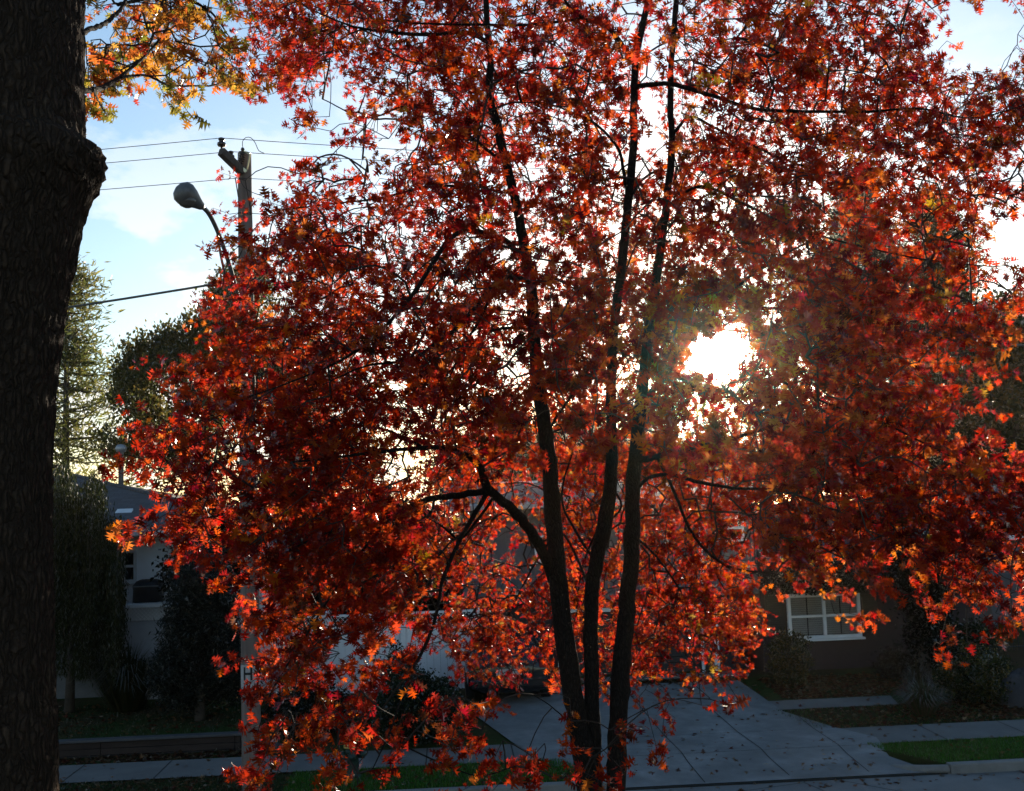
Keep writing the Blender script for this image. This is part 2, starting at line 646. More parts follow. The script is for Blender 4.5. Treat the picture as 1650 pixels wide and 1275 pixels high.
def grow_twigs(limb_pts, limb_dirs, targets):
    """join every spray base to the nearest piece of wood already grown; returns segments with pipe-model radii"""
    P = [np.asarray(p) for p in limb_pts]
    nodes = np.zeros((len(P) + len(targets) * 10, 3))
    nodes[:len(P)] = P
    parent = np.full(len(nodes), -1)
    n = len(P)
    d0 = np.array([np.min(((nodes[:n] - t) ** 2).sum(1)) for t in targets])
    tip = np.zeros(len(targets), int)
    for i in np.argsort(d0):
        t = targets[i]
        d2 = ((nodes[:n] - t) ** 2).sum(1)
        j = int(np.argmin(d2))
        a = nodes[j].copy()
        L = math.sqrt(d2[j])
        k = max(1, min(9, int(L / 0.10)))
        prev = j
        side = rng.normal(0, 1, 3) * 0.05 * L
        for q in range(1, k + 1):
            s = q / k
            p = a * (1 - s) + t * s + side * math.sin(math.pi * s) + np.array([0, 0, 0.10 * L * math.sin(math.pi * s)])
            nodes[n] = p
            parent[n] = prev
            prev = n
            n += 1
        tip[i] = prev
    cnt = np.zeros(n)
    cnt[tip] += 1
    for q in range(n - 1, len(P) - 1, -1):
        cnt[parent[q]] += cnt[q]
    idx = np.arange(len(P), n)
    rr = np.minimum(0.0030 * np.maximum(cnt, 1) ** 0.33, 0.009)
    pr = parent[idx]
    ra = np.where(pr < len(P), rr[idx] * 1.25, np.minimum(rr[pr], rr[idx] * 1.5))
    return nodes[pr], nodes[idx], ra, rr[idx]


def spray(bases, outward, nleaf, length, leafsize, col_fn, spread=1.0, facing=0.35):
    """a leafy shoot at every base: a twig with leaves around it; returns leaf arrays and twig segments"""
    n = len(bases)
    d = outward + rng.normal(0, 0.45, (n, 3))
    d[:, 2] -= 0.15
    d /= np.linalg.norm(d, axis=1, keepdims=True)
    ln = length * rng.uniform(0.7, 1.3, n)
    tipp = bases + d * ln[:, None]
    tipp[:, 2] -= 0.12 * ln
    cnt = np.maximum(3, rng.poisson(nleaf, n))
    owner = np.repeat(np.arange(n), cnt)
    m = len(owner)
    s = rng.uniform(0.05, 1.05, m) ** 0.8
    base = bases[owner] * (1 - s)[:, None] + tipp[owner] * s[:, None]
    side = rng.normal(0, 1, (m, 3))
    dd = d[owner]
    side -= dd * (side * dd).sum(1, keepdims=True)
    side /= np.linalg.norm(side, axis=1, keepdims=True)
    ax = dd * rng.uniform(0.1, 0.9, m)[:, None] + side * spread
    ax[:, 2] -= 0.35
    ax /= np.linalg.norm(ax, axis=1, keepdims=True)
    nr = rng.normal(0, 1, (m, 3))
    nr /= np.linalg.norm(nr, axis=1, keepdims=True)
    nr += facing * np.array([SUN[0], -SUN[1], 0.35])[None] * rng.choice([-1, 1], m)[:, None]
    sz = leafsize * np.clip(rng.normal(1.0, 0.24, m), 0.45, 1.55)
    pos = base + ax * (sz * 0.22)[:, None]
    col = col_fn(owner, m, bases)
    return (pos, ax, nr, sz, col), (bases, tipp, np.full(n, 0.0028), np.full(n, 0.0012))


PAL = np.array([(0.46, 0.034, 0.009), (0.33, 0.018, 0.008), (0.53, 0.075, 0.012), (0.56, 0.15, 0.018), (0.17, 0.012, 0.008), (0.34, 0.20, 0.022), (0.13, 0.030, 0.010)])


def red_cols(owner, m, bases):
    n = len(bases)
    base_p = np.array([.34, .21, .19, .08, .09, .01, .08])
    spray_c = rng.choice(len(PAL), n, p=base_p)
    own = rng.choice(len(PAL), m, p=base_p)
    k = np.where(rng.random(m) < 0.6, spray_c[owner], own)
    return np.clip(PAL[k] * rng.uniform(0.8, 1.12, (m, 1)) + rng.normal(0, 0.008, (m, 3)), 0.004, 0.92)


PALO = np.array([(0.72, 0.30, 0.04), (0.80, 0.42, 0.06), (0.70, 0.17, 0.03), (0.34, 0.30, 0.04), (0.20, 0.22, 0.03), (0.72, 0.07, 0.03)])


def orange_cols(owner, m, bases):
    n = len(bases)
    p = np.array([.28, .18, .20, .17, .09, .08])
    spray_c = rng.choice(len(PALO), n, p=p)
    k = np.where(rng.random(m) < 0.5, spray_c[owner], rng.choice(len(PALO), m, p=p))
    return np.clip(PALO[k] * rng.uniform(0.5, 0.9, (m, 1)), 0.004, 0.92)


# ------------------------------------------------------------------ the red oak
GRID = """
000000078899999988847888887200
000000059999999999638888888404
000000005459999999649999999958
000000003232899996559999999979
000000001235899998678888888878
000000002457999999699979999975
000000269999999998999998654430
000000288888899969999998755641
000000478888889999999979987643
000001589999999999998689988764
000005899999999999998589997743
000006999999999998998679999810
000026999999999998988889999810
000366999999997899999999999985
000456799999976567778799999998
000124699999876577787899999998
000000459999756676788867653587
000000049999667886788810120465
000000029874488865887710000111
000000038654226645645600000000
000000033221221221111200000000
000000044212322211200000000000
000000054412213223200000000000
""".split()
G = np.array([[int(c) for c in r] for r in GRID], float)
assert G.shape == (23, 30), G.shape
CELL = 55.0
# crown goes on above and to the right of the frame
top = np.array([[0] * 5 + [5, 7, 8] + [8] * 20 + [7, 5]] * 7, float)
top[0] *= 0.4; top[1] *= 0.6; top[2] *= 0.8
G = np.vstack([top, G])
rgt = np.stack([G[:, 29] * f for f in (0.9, 0.8, 0.6, 0.3)], axis=1)
rgt[:7] = np.array([5, 4, 2, 0])[None]
rgt[16:21] *= .4
G = np.hstack([G, rgt])
ROW0 = -7


def crown_depth(px, py, u):
    """crown of real depth around the stems: near and far limits differ from place to place"""
    q = np.clip(1 - ((px - 960) / 980) ** 2 - ((py - 480) / 1000) ** 2, 0.12, 1)
    half = 2.6 * np.sqrt(q)
    mid = np.full(len(px), 8.9)
    low = (px > 690) & (px < 1235) & (py > 735)
    mid[low], half[low] = 11.0, 1.1
    ll = (px <= 690) & (py > 640)
    mid[ll], half[ll] = 7.9, 1.2
    bot = (py > 1130)
    mid[bot], half[bot] = 7.0, 0.7
    lr = (px > 1380) & (py > 600)
    mid[lr], half[lr] = 8.3, 1.5
    return mid + (2 * u - 1) * half


def build_red_oak():
    base = at(965, 1275, 8.5)
    gx, gy = base[0], 8.5
    root = thing("oak_tree", (gx, gy, 0.13), "multi-stemmed oak covered in bright red backlit leaves, filling the middle of the view", "tree")

    def limb(path, w, y0, y1, name, n=9, mat=M_BARK, wob=0.05):
        """path of pixels; w = widths in pixels at the depth; depth runs y0 to y1"""
        t = np.linspace(0, 1, len(path))
        Y = y0 + (y1 - y0) * t
        pts = [at(x, y, yy) for (x, y), yy in zip(path, Y)]
        ww = np.interp(t, np.linspace(0, 1, len(w)), w)
        rad = [a * .90 / 2 / FPX * yy for a, yy in zip(ww, Y)]
        return pts, rad, name, n, wob

    foot = lambda p, dx: [np.array([gx + dx, gy, 0.05])]
    L = []
    A_PX = [(948, 1275), (925, 1130), (905, 990), (893, 850), (884, 740), (872, 650), (862, 560), (856, 470), (845, 400), (833, 335), (815, 260), (800, 200), (788, 150), (790, 100), (785, 40), (780, -60), (770, -170), (775, -260)]
    A = limb(A_PX,
             [40, 37, 34, 30, 28, 25, 23, 21, 20, 17, 17, 16, 14, 12, 11, 9, 6, 3], 8.5, 8.9, "trunk", 14)
    B_PX = [(958, 1275), (954, 1100), (953, 970), (962, 900), (977, 830), (985, 760), (985, 700), (985, 600), (990, 520), (1003, 420), (1012, 330), (1020, 240), (1022, 140), (1027, 80), (1045, 0), (1060, -90), (1070, -200), (1075, -300)]
    B = limb(B_PX,
             [28, 26, 25, 27, 27, 24, 20, 18, 17, 17, 16, 15, 14, 13, 12, 9, 6, 3], 8.55, 8.3, "trunk", 14)
    C_PX = [(994, 1275), (997, 1130), (1008, 1000), (1018, 880), (1020, 780), (1028, 690), (1038, 600), (1050, 500), (1062, 420), (1075, 320), (1083, 230), (1080, 170), (1082, 100), (1090, 0), (1098, -100), (1110, -220)]
    C = limb(C_PX,
             [34, 33, 31, 28, 27, 24, 21, 18, 16, 14, 13, 12, 11, 10, 7, 3], 8.45, 8.7, "trunk", 14)
    for S, dx in ((A, -.06), (B, -.02), (C, .10)):
        p, r, nm, n, wob = S
        f = np.array([gx + dx, gy, 0.02])
        k = (f + p[0]) / 2
        k[0] = p[0][0] * 0.6 + f[0] * 0.4
        L.append(([f, k] + p, [r[0] * 1.5, r[0] * 1.08] + r, nm, n, wob))
    br = [
        ([(892, 935), (875, 890), (850, 850), (820, 815), (785, 785), (770, 748), (745, 731), (705, 722), (640, 725), (560, 735), (470, 745)], [22, 20, 19, 18, 17, 12, 10, 9, 7, 5, 3], 8.6, 6.9),
        ([(792, 790), (740, 798), (690, 805), (640, 825), (590, 845), (520, 862), (440, 900)], [13, 12, 11, 9, 7, 5, 2], 8.3, 7.2),
        ([(785, 795), (752, 850), (742, 868), (715, 930), (705, 980), (690, 1030), (665, 1080), (648, 1120), (628, 1180), (600, 1240)], [9, 8, 7, 7, 6, 6, 5, 4, 3, 2], 8.25, 6.8),
        ([(800, 795), (775, 830), (742, 868), (715, 850), (690, 835)], [6, 5, 5, 4, 2], 8.4, 8.6),
        ([(838, 412), (812, 386), (785, 376), (750, 372), (725, 385), (700, 420), (672, 465), (640, 505), (600, 545), (550, 580), (470, 615), (400, 640)], [12, 11, 10, 9, 9, 9, 8, 7, 6, 5, 3, 2], 8.7, 6.5),
        ([(848, 452), (822, 447), (800, 455), (770, 490), (735, 530), (700, 555), (660, 580), (590, 590), (520, 620)], [11, 11, 10, 9, 8, 7, 6, 4, 2], 8.7, 6.6),
        ([(800, 460), (770, 520), (745, 560), (728, 600), (700, 660)], [6, 5, 4, 3, 2], 8.7, 8.2),
        ([(856, 530), (805, 530), (770, 547), (740, 580), (690, 640)], [6, 5, 4, 3, 2], 8.7, 9.4),
        ([(1013, 92), (994, 60), (972, 41), (940, 30), (912, 3), (890, -40)], [9, 8, 7, 6, 5, 3], 8.3, 7.6),
        ([(788, 70), (755, 53), (680, 56), (610, 50), (560, 40), (500, 15)], [9, 8, 7, 6, 4, 2], 8.8, 8.0),
        ([(940, 30), (850, 40), (780, 40), (680, 38), (600, 30)], [6, 5, 5, 4, 2], 7.9, 7.2),
        ([(1024, 140), (1035, 138), (1070, 135), (1100, 140), (1150, 155), (1215, 175), (1300, 180), (1400, 180), (1480, 175), (1570, 190), (1680, 160)], [11, 10, 9, 9, 8, 7, 6, 5, 4, 3, 2], 8.3, 7.6),
        ([(1008, 300), (1000, 250), (985, 225), (960, 200), (930, 185), (885, 168), (840, 165)], [7, 6, 5, 5, 4, 3, 2], 8.3, 7.5),
        ([(1020, 312), (1035, 290), (1060, 275), (1090, 268), (1150, 280), (1230, 300)], [6, 5, 5, 4, 3, 2], 8.3, 9.6),
        ([(1086, 215), (1105, 192), (1120, 190), (1150, 205), (1200, 230), (1300, 270), (1390, 290), (1480, 330), (1560, 385)], [7, 6, 6, 5, 5, 4, 4, 3, 2], 8.6, 9.2),
        ([(1030, 742), (1060, 735), (1100, 725), (1160, 712), (1240, 690), (1330, 675)], [13, 12, 11, 8, 5, 2], 8.5, 7.6),
        ([(1022, 795), (1045, 770), (1080, 765), (1120, 775), (1170, 785), (1240, 790), (1290, 800), (1340, 820), (1430, 850), (1540, 890)], [8, 7, 7, 7, 6, 5, 5, 4, 3, 2], 8.5, 8.0),
        ([(1060, 738), (1085, 790), (1110, 850), (1140, 890), (1180, 915), (1250, 925)], [6, 6, 5, 5, 4, 2], 8.5, 10.5),
        ([(1036, 655), (1070, 600), (1110, 550), (1135, 520), (1170, 480), (1230, 430), (1320, 380)], [13, 12, 11, 9, 7, 5, 3], 8.5, 8.9),
        ([(1042, 575), (1100, 612), (1170, 640), (1240, 610), (1290, 632), (1345, 655), (1420, 680), (1500, 720), (1600, 770)], [7, 6, 5, 5, 5, 4, 4, 3, 2], 8.5, 7.6),
        ([(1018, 860), (1060, 900), (1100, 960), (1120, 1020)], [5, 4, 3, 2], 8.5, 11.3),
        ([(955, 960), (930, 900), (905, 860), (880, 880), (850, 930), (820, 990)], [5, 5, 4, 4, 3, 2], 8.6, 11.0),
        ([(985, 780), (1000, 820), (960, 860), (935, 930), (930, 1000)], [5, 4, 4, 3, 2], 8.6, 11.2),
        ([(880, 700), (905, 660), (935, 620), (955, 590)], [6, 5, 4, 2], 8.7, 10.0),
        ([(960, 905), (930, 860), (905, 800), (925, 720), (945, 650)], [5, 5, 4, 3, 2], 8.6, 9.8),
        ([(815, 265), (770, 230), (720, 190), (660, 170), (590, 190), (520, 160)], [7, 6, 5, 4, 3, 2], 8.9, 9.8),
        ([(835, 345), (780, 310), (700, 300), (610, 320), (520, 330), (450, 340)], [7, 6, 5, 4, 3, 2], 8.8, 8.2),
        ([(1078, 330), (1130, 300), (1200, 330), (1290, 370), (1400, 400), (1500, 420), (1600, 430)], [6, 5, 5, 4, 3, 3, 2], 8.6, 7.6),
        ([(690, 725), (610, 690), (520, 690), (420, 720), (330, 760), (240, 775)], [6, 5, 5, 4, 3, 2], 8.0, 8.4),
        ([(640, 825), (590, 880), (540, 950), (490, 1030), (440, 1110), (415, 1180)], [6, 5, 4, 4, 3, 2], 7.7, 6.9),
        ([(790, -60), (700, -90), (580, -60), (480, -40)], [7, 6, 4, 2], 8.9, 8.5),
        ([(1092, -30), (1180, -50), (1290, -20), (1400, 20)], [7, 6, 4, 2], 8.7, 8.4),
        ([(1060, -90), (1000, -160), (920, -220), (850, -260)], [7, 6, 4, 2], 8.3, 8.9),
        ([(628, 1180), (650, 1200), (700, 1225), (770, 1250), (830, 1235)], [4, 3, 3, 2, 2], 6.9, 7.0),
        ([(955, 1240), (930, 1180), (890, 1140), (860, 1120)], [4, 3, 2, 1.5], 8.4, 7.6),
    ]
    for path, w, y0, y1 in br:
        L.append(limb(path, w, y0, y1, "branch", 7, wob=0.12))
    nodes = []
    for pts, rad, nm, n, wob in L:
        P, r = smooth_path(pts, rad, 0.07 if nm == "trunk" else 0.05, wob)
        nodes.append(P)
        if nm == "trunk":
            P = P + rng.normal(0, 1, P.shape) * (r * .035)[:, None]
            r = r * (1 + .05 * np.sin(np.arange(len(r)) * .9 + rng.random() * 6) * rng.random(len(r)) + .10 * (rng.random(len(r)) < .07))
        mb = MB()
        mb.tube(P, r, n)
        mb.build(nm, M_BARK, root, smooth=True)
    limb_nodes = np.vstack([p for p in nodes])
    limb_nodes = limb_nodes[limb_nodes[:, 2] > 2.0]

    # sprays: how many in each cell of the crown
    NL, LS = 13.0, 0.073
    bx, by, low = [], [], []
    area = 0.112 * (LS * FPX / 8.7) ** 2
    for j in range(G.shape[0]):
        for i in range(G.shape[1]):
            d = G[j, i]
            if d <= 0: continue
            cov = min(0.77 if j <= 14 else (0.94 if 15 < i < 26 else 0.86), d * 0.102)
            lai = -math.log(1 - cov) * 1.55
            inframe = j >= 7 and i < 31
            n = lai * CELL * CELL / area / NL * (1.0 if inframe else 0.55)
            n = rng.poisson(n)
            bx.append((i + rng.random(n)) * CELL)
            by.append((j + ROW0 + rng.random(n)) * CELL)
    bx, by = np.concatenate(bx), np.concatenate(by)
    # clustering: pull part of the sprays to common centres so that clumps and gaps form
    u = rng.random(len(bx))
    Y = crown_depth(bx, by, u)
    keep = rng.random(len(bx)) < np.clip((Y / 8.7) ** 2, 0.5, 1.7) / 1.3 * 1.15
    Q = atn(bx, by, Y)
    nz = np.sin(Q[:, 0] * 5.1 + 1.3 * np.sin(Q[:, 2] * 3.7) + .8) + np.sin(Q[:, 2] * 6.3 + 1.5 * np.sin(Q[:, 1] * 4.1 + 2)) + np.sin(Q[:, 1] * 5.7 + 1.2 * np.sin(Q[:, 0] * 4.3 + 1))
    keep &= rng.random(len(bx)) < np.maximum(np.clip(0.72 + 0.33 * nz, 0.12, 1.0), np.clip(1.5 - np.hypot(bx - 1153, by - 572) / 260, 0, 1) * .95)
    hole = ((bx - 1153) / 46) ** 2 + ((by - 572) / 43) ** 2 < 1
    # the inner crown near the stems is thinly leaved
    for sp in (A_PX, B_PX, C_PX):
        sx = np.interp(by, [p[1] for p in sp[::-1]], [p[0] for p in sp[::-1]])
        near = (np.abs(bx - sx) < 30) & (by < 800) & (Y < 8.9)
        keep &= ~(near & (rng.random(len(bx)) < .62))
    keep &= ~hole
    bx, by, Y = bx[keep], by[keep], Y[keep]
    # finer twigs and leaves on the far, low side: twice the shoots there
    far = np.where(Y > 10.0)[0]
    far = np.concatenate([far, far])[:int(len(far) * 1.5)]
    bx = np.concatenate([bx, bx[far] + rng.normal(0, 22, len(far))])
    by = np.concatenate([by, by[far] + rng.normal(0, 22, len(far))])
    Y = np.concatenate([Y, np.clip(Y[far] + rng.normal(0, .4, len(far)), 9.9, 12.6)])
    P = atn(bx, by, Y)
    axis = np.stack([np.full(len(P), gx), np.full(len(P), gy), P[:, 2]], 1)
    outw = P - axis
    outw /= np.linalg.norm(outw, axis=1, keepdims=True) + 1e-6
    lv, tw = spray(P - outw * 0.12, outw, NL, 0.24, LS, red_cols)
    rel = lv[0] + lv[1] * (lv[3] * .5)[:, None] - EYE[None]
    rel /= np.linalg.norm(rel, axis=1, keepdims=True)
    pa = np.arctan2(rel @ UP - SUN @ UP, rel @ RT - SUN @ RT)
    lim = 1.12 + .28 * np.sin(2 * pa + .9) + .16 * np.sin(5 * pa + 2) + .10 * np.sin(9 * pa)
    ok = np.degrees(np.arccos(np.clip(rel @ SUN, -1, 1))) > lim + .55 * rng.random(len(rel)) ** 2
    lv = tuple(q[ok] for q in lv)
    # the farthest, shaded lower shoots carry smaller leaves
    sz = lv[3] * np.clip(np.interp(lv[0][:, 1], [9.4, 10.2], [1.0, 0.68]), .5, 1)
    V1, L1, S1, c1 = oak_leaves(lv[0], lv[1], lv[2], sz, lv[4])
    a, b, ra, rb = grow_twigs(limb_nodes, None, tw[0])
    V2, L2, S2 = tubes_np(np.vstack([a, tw[0]]), np.vstack([b, tw[1]]), np.concatenate([ra, tw[2]]), np.concatenate([rb, tw[3]]), 5)
    V, Lx, S = gather([(V1, L1, S1), (V2, L2, S2)])
    mi = np.concatenate([np.zeros(len(S1), int), np.ones(len(S2), int)])
    cc = np.vstack([c1, np.full((len(V2), 3), 0.03)])
    mesh_np("crown", V, Lx, S, [M_LEAF, M_TWIG], root, midx=mi, col=cc)
    print("red oak sprays", len(P), "leaves", len(lv[0]))


build_red_oak()


# ------------------------------------------------------------------ the big old oak on the left
def build_big_oak():
    Y = 5.0
    edge = [(1290, 90), (1100, 87), (900, 85), (760, 86), (650, 92), (560, 103), (480, 114), (420, 121), (370, 130), (330, 139), (300, 146), (270, 150), (240, 146), (210, 139), (150, 137), (60, 138), (0, 139), (-150, 146), (-400, 160)]
    rad = [150, 146, 143, 142, 144, 148, 152, 155, 159, 163, 166, 168, 166, 162, 160, 158, 156, 152, 140]
    ctr = [at(x - r - (20 if y > 450 else 13), y, Y) for (y, x), r in zip(edge, rad)]
    rw = [r / FPX * Y for r in rad]
    foot = ctr[0].copy(); foot[2] = 0.02
    mid = ctr[0].copy(); mid[2] = 1.0
    root = thing("oak_tree", (foot[0], Y, 0.13), "massive dark old oak trunk with a burl, and orange leaves on its side branches", "tree")
    P, r = smooth_path([foot, mid] + ctr, [rw[0] * 1.3, rw[0] * 1.02] + rw, 0.022)
    n = 200
    th = np.linspace(0, 2 * np.pi, n, endpoint=False)
    zz = P[:, 2]
    arc = np.concatenate([[0], np.cumsum(np.linalg.norm(np.diff(P, axis=0), axis=1))])
    # furrowed bark: wandering ridges split into plates
    T, Z = np.meshgrid(th, arc)
    wav = T * 26 + 1.3 * np.sin(Z * 3.1 + 3 * np.sin(T * 2)) + 0.9 * np.sin(Z * 7.3 + T * 9) + 0.5 * np.sin(Z * 17 + T * 5)
    ridge = np.abs(np.sin(wav / 1.0)) ** 0.6
    plate = 0.5 + 0.5 * np.sin(Z * 38 + 5 * np.sin(T * 13) + 4 * np.sin(T * 31 + Z * 4))
    h = 0.013 * (ridge - 0.5) + 0.009 * (plate - 0.5) * ridge + rng.normal(0, 0.0018, T.shape)
    rr = r[:, None] + h
    # the burl: a lump on the street side of the trunk
    cb = at(140, 262, Y)
    ib = int(np.argmin(np.abs(zz - cb[2])))
    da = np.arctan2(np.sin(T - 0.0), np.cos(T - 0.0))
    dz = (Z - arc[ib])
    lump = np.exp(-(da / 0.75) ** 2) * np.where(dz > 0, np.exp(-(dz / 0.085) ** 4), np.exp(-(dz / 0.14) ** 2))
    rr = rr + 0.062 * lump * (1 + 0.25 * np.sin(Z * 60 + T * 12))
    V = np.stack([P[:, 0][:, None] + rr * np.cos(T), P[:, 1][:, None] + rr * np.sin(T), np.repeat(zz[:, None], n, 1)], 2).reshape(-1, 3)
    m = len(P)
    i, k = np.meshgrid(np.arange(m - 1), np.arange(n), indexing="ij")
    k2 = (k + 1) % n
    F = np.stack([i * n + k, i * n + k2, (i + 1) * n + k2, (i + 1) * n + k], 2).reshape(-1)
    mesh_np("trunk", V, F, np.full((m - 1) * n, 4), M_BIGBARK, root, smooth=True)
    nodes = []
    for path, w, y0, y1 in [
        ([(120, 62), (140, 50), (165, 40), (182, 27), (200, 6), (215, -40)], [11, 9, 8, 7, 6, 4], 5.1, 6.6),
        ([(120, 148), (142, 146), (165, 141), (190, 127), (225, 98), (250, 72), (275, 30), (270, -20)], [11, 9, 9, 7, 5, 4, 3, 2], 5.1, 7.6),
        ([(195, 125), (235, 122), (270, 136), (310, 139), (350, 136), (375, 120)], [5, 4, 4, 3, 3, 2], 5.9, 7.8),
        ([(190, 8), (240, -2), (290, -5), (340, 20), (370, 60)], [6, 6, 5, 4, 2], 6.4, 7.8),
        ([(150, 143), (160, 165), (172, 185)], [4, 3, 2], 5.4, 6.6),
    ]:
        t = np.linspace(0, 1, len(path))
        Ys = y0 + (y1 - y0) * t
        pts = [at(x, y, yy) for (x, y), yy in zip(path, Ys)]
        p, q = smooth_path(pts, [a / 2 / FPX * yy for a, yy in zip(w, Ys)], 0.05, 0.15)
        nodes.append(p)
        MB().tube(p, q, 7).build("branch", M_BARK, root, smooth=True)
    ell = [(170, 110, 30, 48, 30), (155, 165, 14, 24, 10), (225, 60, 45, 45, 26), (300, 40, 60, 45, 38), (350, 105, 40, 48, 34), (275, 135, 45, 22, 16), (215, 95, 35, 30, 14), (165, 12, 22, 12, 6), (330, 10, 60, 20, 16), (260, 100, 40, 30, 10), (240, 0, 60, 25, 16)]
    bx, by = [], []
    for cx, cy, rx, ry, n in ell:
        n = int(n * .56)
        t, s = rng.uniform(0, 2 * np.pi, n), np.sqrt(rng.random(n))
        bx.append(cx + rx * s * np.cos(t)); by.append(cy + ry * s * np.sin(t))
    # out of frame the crown goes on
    n = 420
    bx.append(rng.uniform(-500, 420, n)); by.append(rng.uniform(-700, -30, n))
    bx, by = np.concatenate(bx), np.concatenate(by)
    Ys = rng.uniform(6.3, 8.4, len(bx))
    P2 = atn(bx, by, Ys)
    out = P2 - np.array([foot[0], Y, 0])[None]
    out[:, 2] = 0
    out /= np.linalg.norm(out, axis=1, keepdims=True)
    lv, tw = spray(P2 - out * 0.1, out, 9, 0.22, 0.074, orange_cols)
    V1, L1, S1, c1 = oak_leaves(*lv)
    a, b, ra, rb = grow_twigs(np.vstack(nodes), None, tw[0])
    V2, L2, S2 = tubes_np(np.vstack([a, tw[0]]), np.vstack([b, tw[1]]), np.concatenate([ra, tw[2]]), np.concatenate([rb, tw[3]]), 5)
    V, Lx, S = gather([(V1, L1, S1), (V2, L2, S2)])
    mi = np.concatenate([np.zeros(len(S1), int), np.ones(len(S2), int)])
    mesh_np("crown", V, Lx, S, [M_LEAF, M_TWIG], root, midx=mi, col=np.vstack([c1, np.full((len(V2), 3), .03)]))


build_big_oak()

# ------------------------------------------------------------------ background vegetation
DIAMOND = (np.array([(0, 0, 0), (.28, .45, .05), (0, 1, 0), (-.28, .45, .05)], np.float32), [(0, 1, 2, 3)])
NEEDLE = (np.array([(0, 0, 0), (.10, .4, .02), (0, 1, 0), (-.10, .4, .02)], np.float32), [(0, 1, 2, 3)])


def leafcloud(clumps, per, rad, size, cols, templ=DIAMOND, axis=None, jit=1.0, flat=1.0):
    """leaf-sized faces around clump centres"""
    n = len(clumps)
    own = np.repeat(np.arange(n), per)
    m = len(own)
    rad = np.broadcast_to(np.asarray(rad, float), (n,))[own]
    off = rng.normal(0, 0.5, (m, 3)) * rad[:, None]
    off[:, 2] *= flat
    pos = clumps[own] + off
    ax = rng.normal(0, 1, (m, 3)) * jit
    if axis is not None:
        ax = ax + np.broadcast_to(axis, (n, 3))[own]
    nr = rng.normal(0, 1, (m, 3))
    cols = np.array(cols)
    ck = rng.integers(0, len(cols), n)
    col = cols[np.where(rng.random(m) < 0.65, ck[own], rng.integers(0, len(cols), m))] * rng.uniform(0.7, 1.25, (m, 1))
    V, L, S = inst(templ, pos, frames(ax, nr), size * rng.uniform(0.6, 1.3, m))
    return V, L, S, np.repeat(col, len(templ[0]), axis=0)


def in_ellipsoids(ells, n, shell=0.55):
    """clump centres in a union of ellipsoids (cx, cy, cz, rx, ry, rz)"""
    w = np.array([e[3] * e[4] * e[5] for e in ells]) ** 0.7
    k = rng.choice(len(ells), n, p=w / w.sum())
    e = np.array(ells)[k]
    d = rng.normal(0, 1, (n, 3))
    d /= np.linalg.norm(d, axis=1, keepdims=True)
    s = (shell + (1 - shell) * rng.random(n)) * rng.uniform(0.75, 1.08, n)
    return e[:, :3] + d * e[:, 3:] * s[:, None]


def bg_tree(name, label, base, ells, nclump, per, crad, size, cols, trunk_r, group=None, templ=DIAMOND, axis=None, cat="tree", shell=0.45, flat=0.8, jit=1.0, limbs=8, extra=None):
    base = np.array(base, float)
    root = thing(name, base, label, cat, group)
    c = in_ellipsoids(ells, nclump, shell)
    if extra is not None:
        c = np.vstack([c, extra])
    c = c[c[:, 2] > base[2] + 0.05]
    V, L, S, col = leafcloud(c, per, crad, size, cols, templ, axis, jit, flat)
    ok_low = base[2] + 0.02
    V[:, 2] = np.maximum(V[:, 2], ok_low)
    mesh_np("crown" if trunk_r > 0.05 else "foliage", V, L, S, M_BGLEAF, root, col=col)
    topz = max(e[2] + e[5] * 0.7 for e in ells)
    cx, cy = np.mean([e[0] for e in ells]), np.mean([e[1] for e in ells])
    mb = MB()
    p, r = smooth_path([base + np.array([0, 0, -0.1]), base + np.array([0.05 * trunk_r, 0, (topz - base[2]) * 0.35]), np.array([cx, cy, topz])], [trunk_r * 1.2, trunk_r * 0.85, trunk_r * 0.2], 0.4, 0.1)
    mb.tube(p, r, 9)
    for k in range(limbs):
        t = c[rng.integers(0, len(c))]
        i = int(np.clip(np.searchsorted(p[:, 2], t[2] - abs(t[0] - cx) * 0.6), 1, len(p) - 2))
        a = p[i]
        q, s = smooth_path([a, (a + t) / 2 + np.array([0, 0, 0.08 * np.linalg.norm(t - a)]), t], [r[i] * 0.55, r[i] * 0.35, r[i] * 0.1], 0.4, 0.2)
        mb.tube(q, s, 6)
    mb.build("trunk" if trunk_r > 0.05 else "stem", M_BGBARK, root, smooth=True)
    return root


